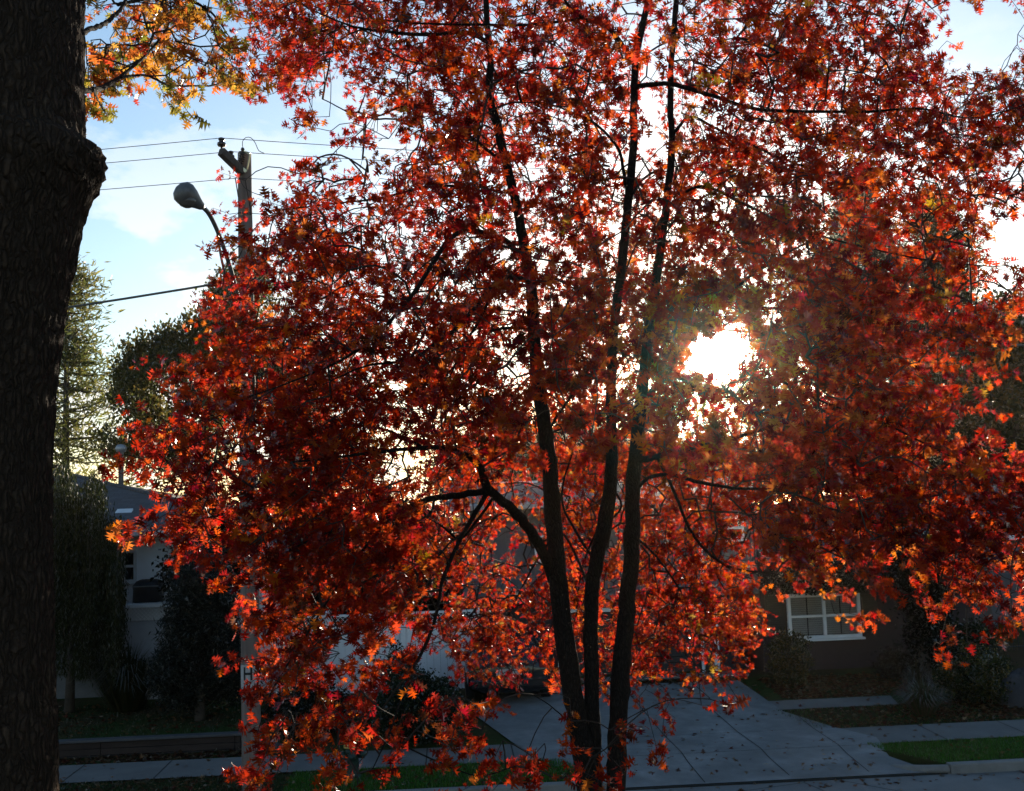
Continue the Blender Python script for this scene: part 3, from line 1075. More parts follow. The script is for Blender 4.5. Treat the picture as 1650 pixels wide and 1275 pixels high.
def conifer(name, label, base, h, rbase, cols, nwh=26, per=70, size=0.3, droop=0.2, trunk_r=0.25, z0=0.15, group=None, gap=0.0, top_sharp=1.0, bow=0.25):
    """trunk with whorls of foliage-bearing boughs"""
    base = np.array(base, float)
    root = thing(name, base, label, "tree", group)
    mb = MB()
    tp = base + np.array([0, 0, h])
    mb.tube([base - np.array([0, 0, .1]), base * 0.5 + tp * 0.5, tp], [trunk_r, trunk_r * 0.6, 0.03], 9)
    cl, ax = [], []
    for w in range(nwh):
        t = z0 + (1 - z0) * (w + rng.random() * 0.5) / nwh
        z = base[2] + h * t
        zb_ = z
        rad = rbase * (1 - t) ** (0.8 * top_sharp) * rng.uniform(0.6, 1.15) + 0.25
        nb = rng.integers(4, 7)
        a0 = rng.random() * 6.28
        for b in range(nb):
            if rng.random() < gap: continue
            a = a0 + 6.28 * b / nb + rng.normal(0, .35)
            z = zb_ + rng.normal(0, h * .018)
            bw = bow - droop + rng.normal(0, .16)
            rr = rad * rng.uniform(0.65, 1.1)
            d = np.array([math.cos(a), math.sin(a), 0])
            s0 = base + np.array([0, 0, z - base[2]])
            e = s0 + d * rr + np.array([0, 0, bw * rr])
            mb.tube([s0, (s0 + e) / 2 + np.array([0, 0, -0.05 * rr]), e], [0.05, 0.03, 0.012], 5)
            k = max(3, int(rr / 0.35))
            for q in range(k):
                s = 0.25 + 0.75 * (q + rng.random()) / k
                cl.append(s0 * (1 - s) + e * s + rng.normal(0, 0.1, 3))
                ax.append(d * 1.0 + np.array([0, 0, 0.4]))
    cl, ax = np.array(cl), np.array(ax)
    V, L, S, col = leafcloud(cl, per, 0.6, size, cols, NEEDLE, ax, 0.9, 0.7)
    mesh_np("crown", V, L, S, M_BGLEAF, root, col=col)
    mb.build("trunk", M_BGBARK, root, smooth=True)
    return root


GR_PINE = [(0.14, 0.16, 0.04), (0.20, 0.20, 0.05), (0.10, 0.12, 0.04), (0.26, 0.23, 0.06)]
GR_DARK = [(0.05, 0.065, 0.02), (0.08, 0.085, 0.02), (0.035, 0.05, 0.02), (0.16, 0.12, 0.03)]
GR_BLUE = [(0.020, 0.032, 0.027), (0.026, 0.038, 0.031), (0.016, 0.025, 0.02)]
GR_SHRUB = [(0.02, 0.040, 0.016), (0.028, 0.05, 0.018), (0.016, 0.03, 0.013)]
GR_DEEP = [(0.008, 0.014, 0.007), (0.012, 0.018, 0.008), (0.007, 0.011, 0.006)]
GR_WILLOW = [(0.036, 0.046, 0.012), (0.05, 0.058, 0.014), (0.028, 0.038, 0.012)]
GR_BLUEPINE = [(0.05, 0.075, 0.06), (0.065, 0.085, 0.06), (0.04, 0.06, 0.05), (0.09, 0.10, 0.05)]


def foot(px, py, Y):
    """point on the ground plane at depth Y below a pixel"""
    p = at(px, py, Y)
    return np.array([p[0], Y, gz(Y)])


# tall pine behind the left house
b = foot(106, 760, 38)
hp = at(112, 425, 38)[2] - b[2]
conifer("pine_tree", "tall thin airy pine rising behind the white house, sky showing through its needles", b, hp, 2.6, GR_PINE, nwh=30, per=34, size=0.30, z0=0.2, gap=0.22, trunk_r=0.2, top_sharp=0.75)

# dark tree with upright sprays between the pine and the pole
Yd = 33
c0 = at(330, 640, Yd)
ells = []
for (px, py, rx, ry) in [(330, 640, 92, 82), (232, 660, 48, 52), (400, 570, 84, 95), (292, 722, 92, 52), (470, 620, 90, 120), (378, 500, 36, 44), (205, 720, 36, 40)]:
    p = at(px, py, Yd + rng.uniform(-.5, .8))
    ells.append((p[0], p[1], p[2], rx / FPX * Yd, 2.0, ry / FPX * Yd))
ex = []
for px, py in [(190, 590), (200, 565), (213, 575), (228, 556), (240, 560), (256, 545), (268, 540), (284, 535), (300, 527), (315, 520), (330, 505), (345, 470), (355, 462), (362, 452), (372, 446), (380, 440), (395, 430), (408, 428), (420, 425), (345, 520), (222, 562), (248, 550), (276, 538), (308, 524)]:
    dz0 = rng.uniform(-7, 5)
    for k in range(9):
        ex.append(at(px + rng.normal(0, 1.2 + .5 * k), py + dz0 + 7 * k, Yd + rng.normal(0, .12)))
    for k in range(3):
        ex.append(at(px + rng.normal(0, 9), py + 35 + 12 * k, Yd + rng.normal(0, .8)))
bg_tree("evergreen_tree", "dark bushy tree with upright feathery shoots on top, between pine and utility pole", foot(330, 800, Yd), ells, 620, 62, 0.30, 0.13, [(.09, .10, .025), (.13, .12, .03), (.06, .075, .025), (.2, .15, .04)], 0.22, axis=np.array([[0, 0, 1.3]]), shell=0.2, extra=np.array(ex), flat=1.2)

# trees low behind the middle house
for (px, pt, Yb, w, lab, cols) in [
    (925, 640, 46, 60, "low green tree beyond the middle house roof, seen between the oak stems", GR_SHRUB),
    (1030, 668, 50, 70, "green tree behind the middle house, between the right oak stem and the sun", GR_SHRUB),
    (1150, 700, 52, 80, "lowest far tree behind the house roof, right under the sun", GR_DARK),
    (1275, 640, 50, 85, "dark far tree behind the house roof, right of the sun", GR_DARK),
    (1380, 600, 48, 80, "tall dark far tree between the sun and the bluish pine", GR_SHRUB),
    (830, 660, 49, 70, "dark far tree just left of the left oak stem, over the house ridge", GR_DARK),
    (760, 700, 44, 90, "dark tree directly behind the middle house roof, left of the oak stems", GR_DARK)]:
    p = at(px, (pt + 800) / 2, Yb)
    rz = (800 - pt) / 2 / FPX * Yb
    bg_tree("leafy_tree", lab, foot(px, 800, Yb), [(p[0], Yb, p[2], w / FPX * Yb, 2, rz), (p[0] + .8, Yb + .5, p[2] - .6, w / FPX * Yb, 2, rz * .8)], 190, 90, 0.7, 0.20, cols, 0.2, shell=0.2)

for (px, pt, pb, rx, Yb, lab) in [  # evergreens added to block low sun and darken the gaps behind the oak leaves
    (590, 720, 1010, 120, 29.5, "dark evergreen added behind the white lattice fence to block low sun between the two houses"),
    (470, 640, 1010, 90, 31, "tall dark evergreen added right behind the utility pole to block low sun between the two houses"),
    (690, 800, 1010, 75, 28.5, "low dark evergreen added against the left end of the middle house to block low sun")]:
    p, q = at(px, pt, Yb), at(px, pb, Yb)
    zc, rz = (p[2] + .6) / 2, (p[2] - .6) / 2
    r_ = rx / FPX * Yb
    bg_tree("evergreen_tree", lab, (p[0], Yb, .58), [(p[0], Yb, zc, r_, 1.2, rz), (p[0] + .2, Yb, .6 + rz * .55, r_ * 1.1, 1.3, rz * .55)], 330, 60, 0.5, 0.2, GR_DEEP, 0.15, shell=0.15)

# right background: blue-green pine and dark trees
b = foot(1405, 760, 42)
conifer("pine_tree", "bluish green pine behind the red oak, its top left of the paler pine", b, at(1405, 300, 42)[2] - b[2], 3.6, GR_BLUEPINE, nwh=26, per=80, size=0.34, z0=0.25, gap=0.05, trunk_r=0.25, top_sharp=0.6)
b = foot(1535, 760, 44)
conifer("pine_tree", "broad dark green pine standing right of the bluish pine, against bright sky", b, at(1530, 330, 44)[2] - b[2], 3.4, GR_DARK + [(0.05, 0.075, 0.04)], nwh=26, per=95, size=0.34, z0=0.2, gap=0.02, trunk_r=0.25, top_sharp=0.55)
Yd = 37
ells = []
for (px, py, rx, ry) in [(1640, 620, 95, 120), (1610, 540, 60, 70), (1700, 560, 80, 110), (1590, 700, 80, 90), (1660, 750, 110, 80)]:
    p = at(px, py, Yd)
    ells.append((p[0], Yd + rng.uniform(-.6, .6), p[2], rx / FPX * Yd, 1.8, ry / FPX * Yd))
bg_tree("leafy_tree", "wide dark olive tree at the right edge below the pines", foot(1650, 900, Yd), ells, 420, 60, 0.55, 0.2, GR_DARK, 0.25, shell=0.15)

# willow in front of the left house
Yw = 23.6
b = foot(112, 1080, Yw); b[2] = 0.62
root = thing("willow_tree", b, "small weeping tree with hanging pale foliage in front of the white house", "tree")
cl, st = [], MB()
for s in range(290):
    px = rng.uniform(60, 196)
    top = 775 + 110 * abs((px - 110) / 110) ** 1.6 + rng.uniform(-25, 110) + 22 * math.sin(px * .11)
    bot = min(1085, top + rng.uniform(60, 300))
    if 172 < px and rng.random() < .6: bot = top + rng.uniform(50, 110)
    Yk = Yw + rng.uniform(-1.2, 1.0)
    a = at(px, top, Yk); e = at(px + rng.normal(0, 5), bot, Yk)
    e[2] = max(e[2], .8)
    if s % 3 == 0:
        st.tube([a, (a + e) / 2 + rng.normal(0, .03, 3), e], [.008, .006, .003], 4)
    for t in np.linspace(0, 1, int((bot - top) / 9)):
        cl.append(a * (1 - t) + e * t)
for s in range(9):
    px = 110 + (s - 4) * 22
    t1 = at(px, 800 + abs(s - 4) * 14, Yw + rng.uniform(-.8, .6))
    st.tube([b + np.array([0, 0, 1.6]), (b + np.array([0, 0, 3.0]) + t1) / 2, t1], [.05, .035, .012], 6)
st.tube([b - np.array([0, 0, .1]), b + np.array([.05, 0, 1.7])], [.11, .07], 8)
V, L, S, col = leafcloud(np.array(cl), 15, 0.12, 0.10, GR_WILLOW, NEEDLE, np.array([[0, 0, -1.6]]), 0.5)
mesh_np("crown", V, L, S, M_BGLEAF, root, col=col)
st.build("trunk", M_BGBARK, root, smooth=True)

# big blue-green spruce bush
Ys = 22.2
c = at(322, 1020, Ys)
ell = []
for (px, py, rx, ry) in [(322, 1060, 82, 85), (325, 980, 62, 75), (330, 925, 40, 48), (280, 1085, 45, 55), (368, 1075, 42, 65)]:
    p = at(px, py, Ys)
    ell.append((p[0], Ys + rng.uniform(-.2, .3), p[2], rx / FPX * Ys, .85, ry / FPX * Ys))
b = foot(322, 1140, Ys); b[2] = .58
bg_tree("spruce_bush", "large conical blue-green spruce bush left of the utility pole", b, ell, 900, 60, 0.17, 0.12, GR_BLUE, 0.09, templ=NEEDLE, shell=0.5, cat="bush", limbs=4)

# dark tree behind the spruce
Yt = 24.4
ell = []
for (px, py, rx, ry) in [(345, 850, 58, 70), (305, 915, 42, 45), (365, 900, 60, 90), (320, 800, 30, 40)]:
    p = at(px, py, Yt)
    ell.append((p[0], Yt, p[2], rx / FPX * Yt, .8, ry / FPX * Yt))
b = foot(340, 1080, Yt); b[2] = .66
bg_tree("evergreen_tree", "nearly black evergreen leaning over the spruce bush beside the white house", b, ell, 330, 45, 0.28, 0.11, GR_DEEP, 0.12, shell=0.2, limbs=6)


def shrub(label, px, py_top, py_bot, rx, Y, cols, name="shrub", per=42, size=0.07, z=None, nb=160, templ=DIAMOND, depth=None, group=None):
    pt, pb = at(px, py_top, Y), at(px, py_bot, Y)
    z0 = gz(Y) if z is None else z
    zt = pt[2]
    rxw = rx / FPX * Y
    dy = depth or min(rxw, 0.9)
    b = np.array([pb[0], Y, z0])
    return bg_tree(name, label, b, [(b[0], Y, (z0 + zt) / 2 - (zt - z0) * .08, rxw, dy, (zt - z0) * .56), (b[0] + rxw * .25, Y, z0 + (zt - z0) * .4, rxw * .75, dy * .9, (zt - z0) * .42), (b[0] - rxw * .28, Y, z0 + (zt - z0) * .38, rxw * .7, dy * .9, (zt - z0) * .4)],
                   nb, per, 0.16, size, cols, 0.04, templ=templ, shell=0.6, cat="shrub", limbs=5, group=group)


shrub("broad rounded clipped green shrub beside the driveway, larger than the ball behind it", 672, 1070, 1180, 82, 20.9, GR_SHRUB, nb=330)
shrub("small clipped ball shrub standing against the white lattice fence", 648, 1030, 1085, 36, 23.2, GR_DEEP, nb=130)
shrub("low dark shrub in shade between the utility pole and the clipped shrub", 500, 1085, 1160, 75, 21.6, GR_DEEP, nb=240)
shrub("upright loose shrub under the left shutter of the double window", 1272, 1005, 1085, 36, 23.9, GR_DARK, nb=120)
shrub("low bare brown shrub right of the double window by the porch", 1440, 1045, 1085, 30, 24.0, [(0.04, .03, .02), (.03, .03, .018)], nb=70)
shrub("wide dark shrub beside the ornamental grass at right of the path", 1575, 1040, 1135, 62, 21.8, GR_DARK, nb=240)
shrub("dark shrub in front of the iron fence", 1562, 990, 1050, 38, 24.6, GR_SHRUB, nb=110)
shrub("hanging dark green vine bush over the top of the double window", 1330, 890, 972, 105, 24.2, GR_DEEP, nb=260, z=2.25, depth=.45)

# columnar evergreen by the porch
Yc = 23.4
ell = []
for (px, py, rx, ry) in [(1490, 960, 48, 90), (1495, 1020, 32, 70), (1470, 910, 50, 50), (1520, 905, 45, 55)]:
    p = at(px, py, Yc)
    ell.append((p[0], Yc, p[2], rx / FPX * Yc, .6, ry / FPX * Yc))
bg_tree("evergreen_tree", "dark narrow evergreen by the porch, drooping over the brown wall", foot(1492, 1095, Yc), ell, 330, 45, 0.24, 0.10, GR_DEEP, 0.13, shell=0.2, limbs=5)


def grass_clump(label, px, py, Y, h, n, spread, cols, z=None, group=None):
    p = at(px, py, Y)
    b = np.array([p[0], Y, gz(Y) if z is None else z])
    a = rng.uniform(0, 2 * np.pi, n)
    s = np.sqrt(rng.random(n))
    root = b[None] + np.stack([np.cos(a) * s * spread * .35, np.sin(a) * s * spread * .35, np.zeros(n)], 1)
    hh = h * rng.uniform(0.6, 1.1, n)
    d = np.stack([np.cos(a) * s * spread, np.sin(a) * s * spread, np.zeros(n)], 1)
    w = 0.008
    V, F = [], []
    for k in range(n):
        t = np.array([-math.sin(a[k]), math.cos(a[k]), 0]) * w
        m = root[k] + d[k] * .5 + np.array([0, 0, hh[k] * (.8 - .2 * s[k])])
        e = root[k] + d[k] * 1.1 + np.array([0, 0, hh[k] * (1 - .62 * s[k] * s[k])])
        o = len(V)
        V += [root[k] - t, root[k] + t, m + t, m - t, e]
        F += [(o, o + 1, o + 2, o + 3), (o + 3, o + 2, o + 4)]
    cols = np.array(cols)
    cc = cols[rng.integers(0, len(cols), n)]
    o = mesh_np("ornamental_grass", np.array(V), [i for f in F for i in f], [len(f) for f in F], M_BGLEAF, origin=b, col=np.repeat(cc, 5, axis=0))
    tag(o, label, "ornamental grass", group)


grass_clump("tall arching ornamental grass clump in front of the white house's deck", 205, 1098, 23.4, 1.45, 700, .95, [(.05, .06, .02), (.035, .05, .018), (.08, .07, .03)], z=.6)
grass_clump("green spiky ornamental grass clump at the edge of the right lawn", 1488, 1140, 21.0, .75, 420, .5, [(.05, .09, .03), (.09, .09, .045), (.12, .1, .06)])
grass_clump("straw coloured tall grass clump behind the green spiky clump", 1478, 1105, 21.8, .95, 150, .32, [(.07, .055, .03), (.045, .04, .02)])

# ------------------------------------------------------------------ ground, road, paving
XW = 320
V, F = [], []
xs = [-XW, -60, -20, 0, 20, 60, XW]
for y, z in zip([-60, 10.3, 10.36, 17.56, 17.62, 18.6, 19.04, 20.4, 25.0, 28.0, 600], [0.13, 0.13, -0.06, -0.06, -0.03, 0.08, 0.135, 0.18, 0.50, 0.58, 0.60]):
    for x in xs:
        V.append((x, y, z))
n = len(xs)
for j in range(10):
    for i in range(n - 1):
        F += [j * n + i, j * n + i + 1, (j + 1) * n + i + 1, (j + 1) * n + i]
tag(mesh_np("ground", V, F, [4] * (len(F) // 4), M_GROUND), kind="structure")

o = MB().add([(-XW, 10.40, 0), (XW, 10.40, 0), (XW, 17.5, 0), (-XW, 17.5, 0)], [(0, 1, 2, 3)]).build("road", M_ROAD, origin=(0, 0, 0))
tag(o, kind="structure")

XR = hit(1462, 1216)[0]      # driveway mouth, right and left
XL = hit(985, 1250)[0]
kb = MB()
kb.box(XR + .35, XW, 17.42, 17.6, -.05, .15)
# curved return of the kerb into the lawn
arc = [(XR + .35 - .75 * math.sin(t), 17.51 + .55 * (1 - math.cos(t))) for t in np.linspace(0, 1.35, 8)]
kb.tube([(x, y, .055 - .05 * (i / 7) ** 2) for i, (x, y) in enumerate(arc)], .085, 6)
tag(kb.build("kerb", M_KERB, bevel=.02), kind="structure")
tag(MB().box(-XW, XL - .1, 17.42, 17.6, -.05, .15).build("kerb", M_KERB, bevel=.02), kind="structure")
tag(MB().box(-XW, XW, 10.28, 10.44, -.05, .15).build("kerb", M_KERB, bevel=.02), kind="structure")


def sheet(poly_px, dz, name, m, road_edge=None):
    pts = []
    for p in poly_px:
        q = np.array(p, float) if len(p) == 3 else hit(*p)
        pts.append((q[0], q[1]))
    # subdivide into strips along Y so the sheet follows the ground profile
    ys = sorted({y for _, y in pts} | set(np.arange(17.6, 27, .35)))
    ys = [y for y in ys if min(p[1] for p in pts) <= y <= max(p[1] for p in pts)]
    def span(y):
        xs = []
        for i in range(len(pts)):
            (xa, ya), (xb, yb) = pts[i], pts[(i + 1) % len(pts)]
            if (ya - y) * (yb - y) <= 0:
                if abs(ya - yb) < 1e-9: xs += [xa, xb]
                else: xs.append(xa + (xb - xa) * (y - ya) / (yb - ya))
        return min(xs), max(xs)
    V, F = [], []
    for y in ys:
        a, b_ = span(y)
        z = (float(np.interp(y, [17.4, 17.62, 18.6, 19.04], [.006, .02, .09, gz(19.04)])) if y < 19.04 else gz(y)) + dz
        V += [(a, y, z), (b_, y, z)]
    for i in range(len(ys) - 1):
        F.append((2 * i, 2 * i + 1, 2 * i + 3, 2 * i + 2))
    return tag(MB().add(V, F).build(name, m, origin=(0, 0, 0)), kind="structure")


S0, S1 = 19.05, 20.3
for a_, b_ in ((-XW, XL), (XR + .1, XW)):
    e0 = .75 if a_ < 0 else -.55
    q = [(a_, 17.58), (b_ - .05, 17.58), (b_ - .75, 19.06), (a_, 19.06)] if a_ < 0 else [(a_ + .25, 17.58), (b_, 17.58), (b_, 19.06), (a_ - .5, 19.06), (a_ - .25, 18.4)]
    tag(MB().prism(q, -.02, .128).build("verge", M_GROUND, origin=(0, 0, 0)), kind="structure")
sheet([(-60, S0, 0), (60, S0, 0), (60, S1, 0), (-60, S1, 0)], .012, "sidewalk", M_WALK)
g = lambda x, y: hit(x, y)
dw = [(XL, 17.48, 0), (XR + .1, 17.48, 0), (XR - .25, 18.4, 0), tuple(hit(1412, 1190)), tuple(hit(1262, 1148)), tuple(hit(1190, 1098)), tuple(hit(800, 1112)), tuple(hit(760, 1150)), (XL - 1.0, 19.0, 0)]
sheet(dw, .022, "driveway", M_CONC)
yA, yB = hit(1300, 1143)[1], hit(1300, 1128)[1]
sheet([(hit(1230, 1143)[0], yA, 0), (hit(1460, 1143)[0], yA, 0), (hit(1440, 1125)[0], yB, 0), (hit(1230, 1125)[0], yB, 0)], .012, "path", M_WALK)
jt = MB()


def dz_(y):
    return (float(np.interp(y, [17.4, 17.62, 18.6, 19.04], [.006, .02, .09, gz(19.04)])) if y < 19.04 else gz(y)) + .0265


for (xa, ya, xb, yb) in [(1013, 1118, 1136, 1256), (1139, 1138, 1272, 1250), (1285, 1155, 1400, 1240)]:
    p0, p1 = hit(xa, ya), hit(xb, yb)
    if p1[1] < 17.5: p1 = p0 + (p1 - p0) * (17.5 - p0[1]) / (p1[1] - p0[1])
    ts = np.linspace(0, 1, 40)
    pts = [p0 + (p1 - p0) * t for t in ts]
    for a, b in zip(pts[:-1], pts[1:]):
        w = .008
        jt.add([(a[0] - w, a[1], dz_(a[1])), (a[0] + w, a[1], dz_(a[1])), (b[0] + w, b[1], dz_(b[1])), (b[0] - w, b[1], dz_(b[1]))], [(0, 3, 2, 1)])
for yy in (18.98, 20.32):
    xa, xb = XL - .95, XR - .4 - (yy - 19) * .45
    z = dz_(yy)
    jt.add([(xa, yy - .005, z), (xb, yy - .005, z), (xb, yy + .005, z), (xa, yy + .005, z)], [(0, 1, 2, 3)])
x = -20
while x < 20:
    if not (XL - 1 < x < XR - .3):
        jt.add([(x - .01, S0 + .02, gz(S0) + .016), (x + .01, S0 + .02, gz(S0) + .016), (x + .01, S1 - .02, gz(S1) + .016), (x - .01, S1 - .02, gz(S1) + .016)], [(0, 1, 2, 3)])
    x += 1.5
tag(jt.build("paving_joint", M_JOINT, origin=(0, 0, 0)), kind="structure")
# dark seam where the drive meets the road
tag(MB().box(XL - .2, XR + .3, 17.44, 17.485, -.02, .022).build("gutter_seam", M_JOINT, origin=(0, 0, 0)), kind="structure")

# raised lot of the left house with its retaining wall
XT = hit(400, 1190)[0]
TZ = .56
V = [(-60, 20.95, .50), (XT, 20.95, .50), (XT, 23.5, TZ), (-60, 23.5, TZ), (XT, 60, .64), (-60, 60, .64)]
tag(MB().add(V + [(XT, 20.95, .1), (XT, 60, .1), (-60, 20.95, .1)], [(0, 1, 2, 3), (3, 2, 4, 5), (1, 6, 7, 4, 2), (0, 8, 6, 1)]).build("terrace", M_GROUND, origin=(0, 0, 0)), kind="structure")
rw = thing("retaining_wall", (-8, 20.8, .15), "low dark timber retaining wall with a pale cap along the left sidewalk", "retaining wall")
for k in range(3):
    mb = MB()
    x = -16.0
    while x < XT:
        x2 = min(x + 2.4, XT)
        mb.box(x + .004, x2 - .004, 20.80 + .006 * k, 20.94, .12 + .115 * k, .12 + .115 * (k + 1) - .006)
        x = x2
    mb.build("timber_course", M_TIMBER, rw, bevel=.008)
MB().box(-16, XT + .03, 20.76, 20.98, .468, .515).build("cap", M_CAP, rw, bevel=.01)

# ------------------------------------------------------------------ grass and litter
def scatter_blades():
    V, F, n = [], [], 0
    def zone(x0, x1, y0, y1, dens, h, ok=None, dz=0, col=0):
        m = int((x1 - x0) * (y1 - y0) * dens)
        return np.stack([rng.uniform(x0, x1, m), rng.uniform(y0, y1, m)], 1), h
    pts, hs, cs = [], [], []
    def addz(x0, x1, y0, y1, dens, h, colr, ok=None, zfn=None):
        p, _ = zone(x0, x1, y0, y1, dens, h)
        if ok is not None: p = p[ok(p)]
        z = np.array([zfn(y) if zfn else gz(y) for y in p[:, 1]])
        pts.append(np.column_stack([p, z])); hs.append(np.full(len(p), h)); cs.append(np.array(colr)[rng.integers(0, len(colr), len(p))])
    lush = [(.045, .20, .016), (.065, .24, .02), (.04, .15, .014), (.12, .2, .035)]
    dull = [(.035, .05, .016), (.06, .06, .025), (.03, .04, .014)]
    addz(XR - .5, XR + 7, 17.62, S0 - .02, 1700, .06, lush, ok=lambda p: p[:, 0] > np.interp(p[:, 1], [17.58, 18.4, 19.06], [XR + .33, XR - .17, XR - .42]))
    addz(hit(470, 1250)[0], XL - .05, 17.62, S0 - .02, 1700, .07, lush, ok=lambda p: p[:, 0] < np.interp(p[:, 1], [17.58, 19.06], [XL - .03, XL - .73]))
    addz(-9, hit(470, 1250)[0], 17.66, S0 - .04, 700, .06, dull)
    addz(hit(1255, 1150)[0], XR + 2.6, S1 + .05, yA - .02, 1100, .055, dull + lush[:1], ok=lambda p: p[:, 0] > hit(1270, 1150)[0] + .05 - (p[:, 1] - 20.6) * .3)
    addz(-9, XT, 21.0, 24.3, 260, .06, dull, zfn=lambda y: float(np.interp(y, [20.95, 23.5, 60], [.5, TZ, .64])))
    p, h, c = np.vstack(pts), np.concatenate(hs), np.vstack(cs)
    m = len(p)
    a = rng.uniform(0, 6.283, m)
    w = np.stack([np.cos(a), np.sin(a), np.zeros(m)], 1) * .006
    lean = rng.normal(0, .018, (m, 3)); lean[:, 2] = h * rng.uniform(.5, 1.15, m)
    V = np.stack([p - w, p + w, p + lean], 1).reshape(-1, 3)
    mesh_np("grass", V, np.arange(3 * m), np.full(m, 3), M_BGLEAF, col=np.repeat(c, 3, axis=0))
    tag(bpy.context.scene.objects["grass"], "short green and brown lawn grass along the sidewalk strips", "grass", kind="stuff")


scatter_blades()

dry = np.array([(.30, .15, .07), (.38, .2, .1), (.22, .09, .05), (.42, .28, .16), (.5, .4, .3), (.24, .06, .04)])
def litter():
    P = []
    def zone(x0, x1, y0, y1, n, zfn=gz, dz=.02):
        xy = np.column_stack([rng.uniform(x0, x1, n), rng.uniform(y0, y1, n)])
        P.append(np.column_stack([xy, [zfn(y) + dz for y in xy[:, 1]]]))
    zone(-9.5, XT + 1, 20.35, 20.75, 1300)
    zone(-9.5, hit(440, 1250)[0], 17.65, 19.0, 900, dz=.03)
    zone(hit(440, 1250)[0], XL - .3, 17.65, 19.0, 150, dz=.05)
    zone(XR + .4, XR + 7, 17.65, 19.0, 110, dz=.05)
    zone(hit(1230, 1100)[0], hit(1470, 1100)[0], yB + .05, 24.5, 2600)
    zone(hit(1310, 1150)[0], hit(1640, 1150)[0], S1 + .03, yA - .03, 750, dz=.03)
    zone(hit(1480, 1130)[0], hit(1650, 1130)[0], S1 + .1, 22, 700, dz=.02)
    # thin scatter on the drive, thicker against the garage
    n = 330
    q = np.array([hit(x, y) for x, y in zip(rng.uniform(990, 1420, n), 1105 + 150 * rng.random(n) ** 1.7)])
    q[:, 2] = [gz(max(y, 17.8)) + .03 for y in q[:, 1]]
    P.append(q)
    zone(hit(900, 1100)[0], hit(1190, 1100)[0], 24.2, 24.8, 420, dz=.03)
    zone(-9, 9, 10.6, 17.4, 260, zfn=lambda y: 0, dz=.01)
    zone(XR - 4.5, XR + 6, 17.0, 17.4, 90, zfn=lambda y: 0, dz=.012)
    zone(-9, XT, 21.1, 24.3, 500, zfn=lambda y: float(np.interp(y, [20.95, 23.5, 60], [.5, TZ, .64])), dz=.03)
    zone(-9, 9, S0, S1, 120, dz=.02)
    P = np.vstack(P)
    m = len(P)
    ax = rng.normal(0, 1, (m, 3)); ax[:, 2] *= .2
    nr = np.array([0, 0, 1.])[None] + rng.normal(0, .35, (m, 3))
    col = dry[rng.integers(0, len(dry), m)] * rng.uniform(.6, 1.2, (m, 1))
    V, L, S, c = oak_leaves(P, ax, nr, .095 * rng.uniform(.6, 1.2, m), col)
    o = mesh_np("fallen_leaves", V, L, S, M_LEAF, col=c)
    tag(o, "dry brown fallen leaves scattered over lawn, sidewalk and driveway", "fallen leaves", kind="stuff")


litter()

# ------------------------------------------------------------------ houses
def siding(mb, x0, x1, z0, z1, y, step=.11, lap=.016, vertical=False):
    """lapped boards on a wall that faces the street (towards -Y)"""
    if vertical:
        x = x0
        while x < x1 - 1e-6:
            x2 = min(x + step, x1)
            mb.box(x, x2 - .006, y - .02, y + .02, z0, z1)
            x = x2
        return
    z = z0
    while z < z1 - 1e-6:
        z2 = min(z + step, z1)
        mb.add([(x0, y - lap, z), (x1, y - lap, z), (x1, y - .002, z2), (x0, y - .002, z2), (x0, y, z), (x1, y, z)], [(0, 1, 2, 3), (4, 5, 1, 0)])
        z = z2


def window(parent, x0, x1, z0, z1, y, cols=1, rows=2, trim=.07, muntin=True, blind=True):
    f = MB()
    yf = y - .09
    f.box(x0, x0 + trim, yf, y + .05, z0, z1)
    f.box(x1 - trim, x1, yf, y + .05, z0, z1)
    f.box(x0 + trim, x1 - trim, yf, y + .05, z1 - trim, z1)
    f.box(x0 + trim, x1 - trim, yf, y + .05, z0, z0 + trim)
    w = (x1 - x0 - 2 * trim) / cols
    for c in range(1, cols):
        xc = x0 + trim + w * c
        f.box(xc - .035, xc + .035, yf + .004, y + .05, z0 + trim, z1 - trim)
    for r in range(1, rows):
        zr = z0 + (z1 - z0) * r / rows
        f.box(x0 + trim, x1 - trim, yf + .02, y + .045, zr - .028, zr + .028)
    wf = f.build("window", M_TRIM, parent, bevel=.006)
    MB().box(x0 + trim, x1 - trim, y - .034, y - .028, z0 + trim, z1 - trim).build("pane", M_GLASS_T if blind else M_GLASS, wf)
    MB().box(x0 - .05, x1 + .05, yf - .05, y + .02, z0 - .045, z0 - .002).build("sill", M_TRIM, wf)
    if blind:
        b = MB()
        z = z0 + trim + .02
        while z < z1 - trim - .01:
            b.add([(x0 + trim, y - .012, z), (x1 - trim, y - .012, z), (x1 - trim, y - .002, z + .042), (x0 + trim, y - .002, z + .042)], [(0, 1, 2, 3)])
            z += .048
        b.build("blind", M_BLIND, wf)
        if muntin:
            for c in range(cols):
                xc = x0 + trim + w * (c + .5)
                MB().box(xc - .012, xc + .012, y - .026, y - .018, z0 + trim, z1 - trim).build("blind_tape", M_SHUT, wf)
    return wf


def glass_thin():
    m, nt, out = mat_new("clear_window_glass")
    t = N(nt, "ShaderNodeBsdfTransparent")
    t.inputs[0].default_value = (.75, .78, .8, 1)
    g = N(nt, "ShaderNodeBsdfGlossy")
    g.inputs["Roughness"].default_value = .05
    fr = N(nt, "ShaderNodeFresnel")
    mx = N(nt, "ShaderNodeMixShader")
    nt.links.new(fr.outputs[0], mx.inputs[0])
    nt.links.new(t.outputs[0], mx.inputs[1])
    nt.links.new(g.outputs[0], mx.inputs[2])
    nt.links.new(mx.outputs[0], out.inputs[0])
    return m


M_GLASS_T = glass_thin()


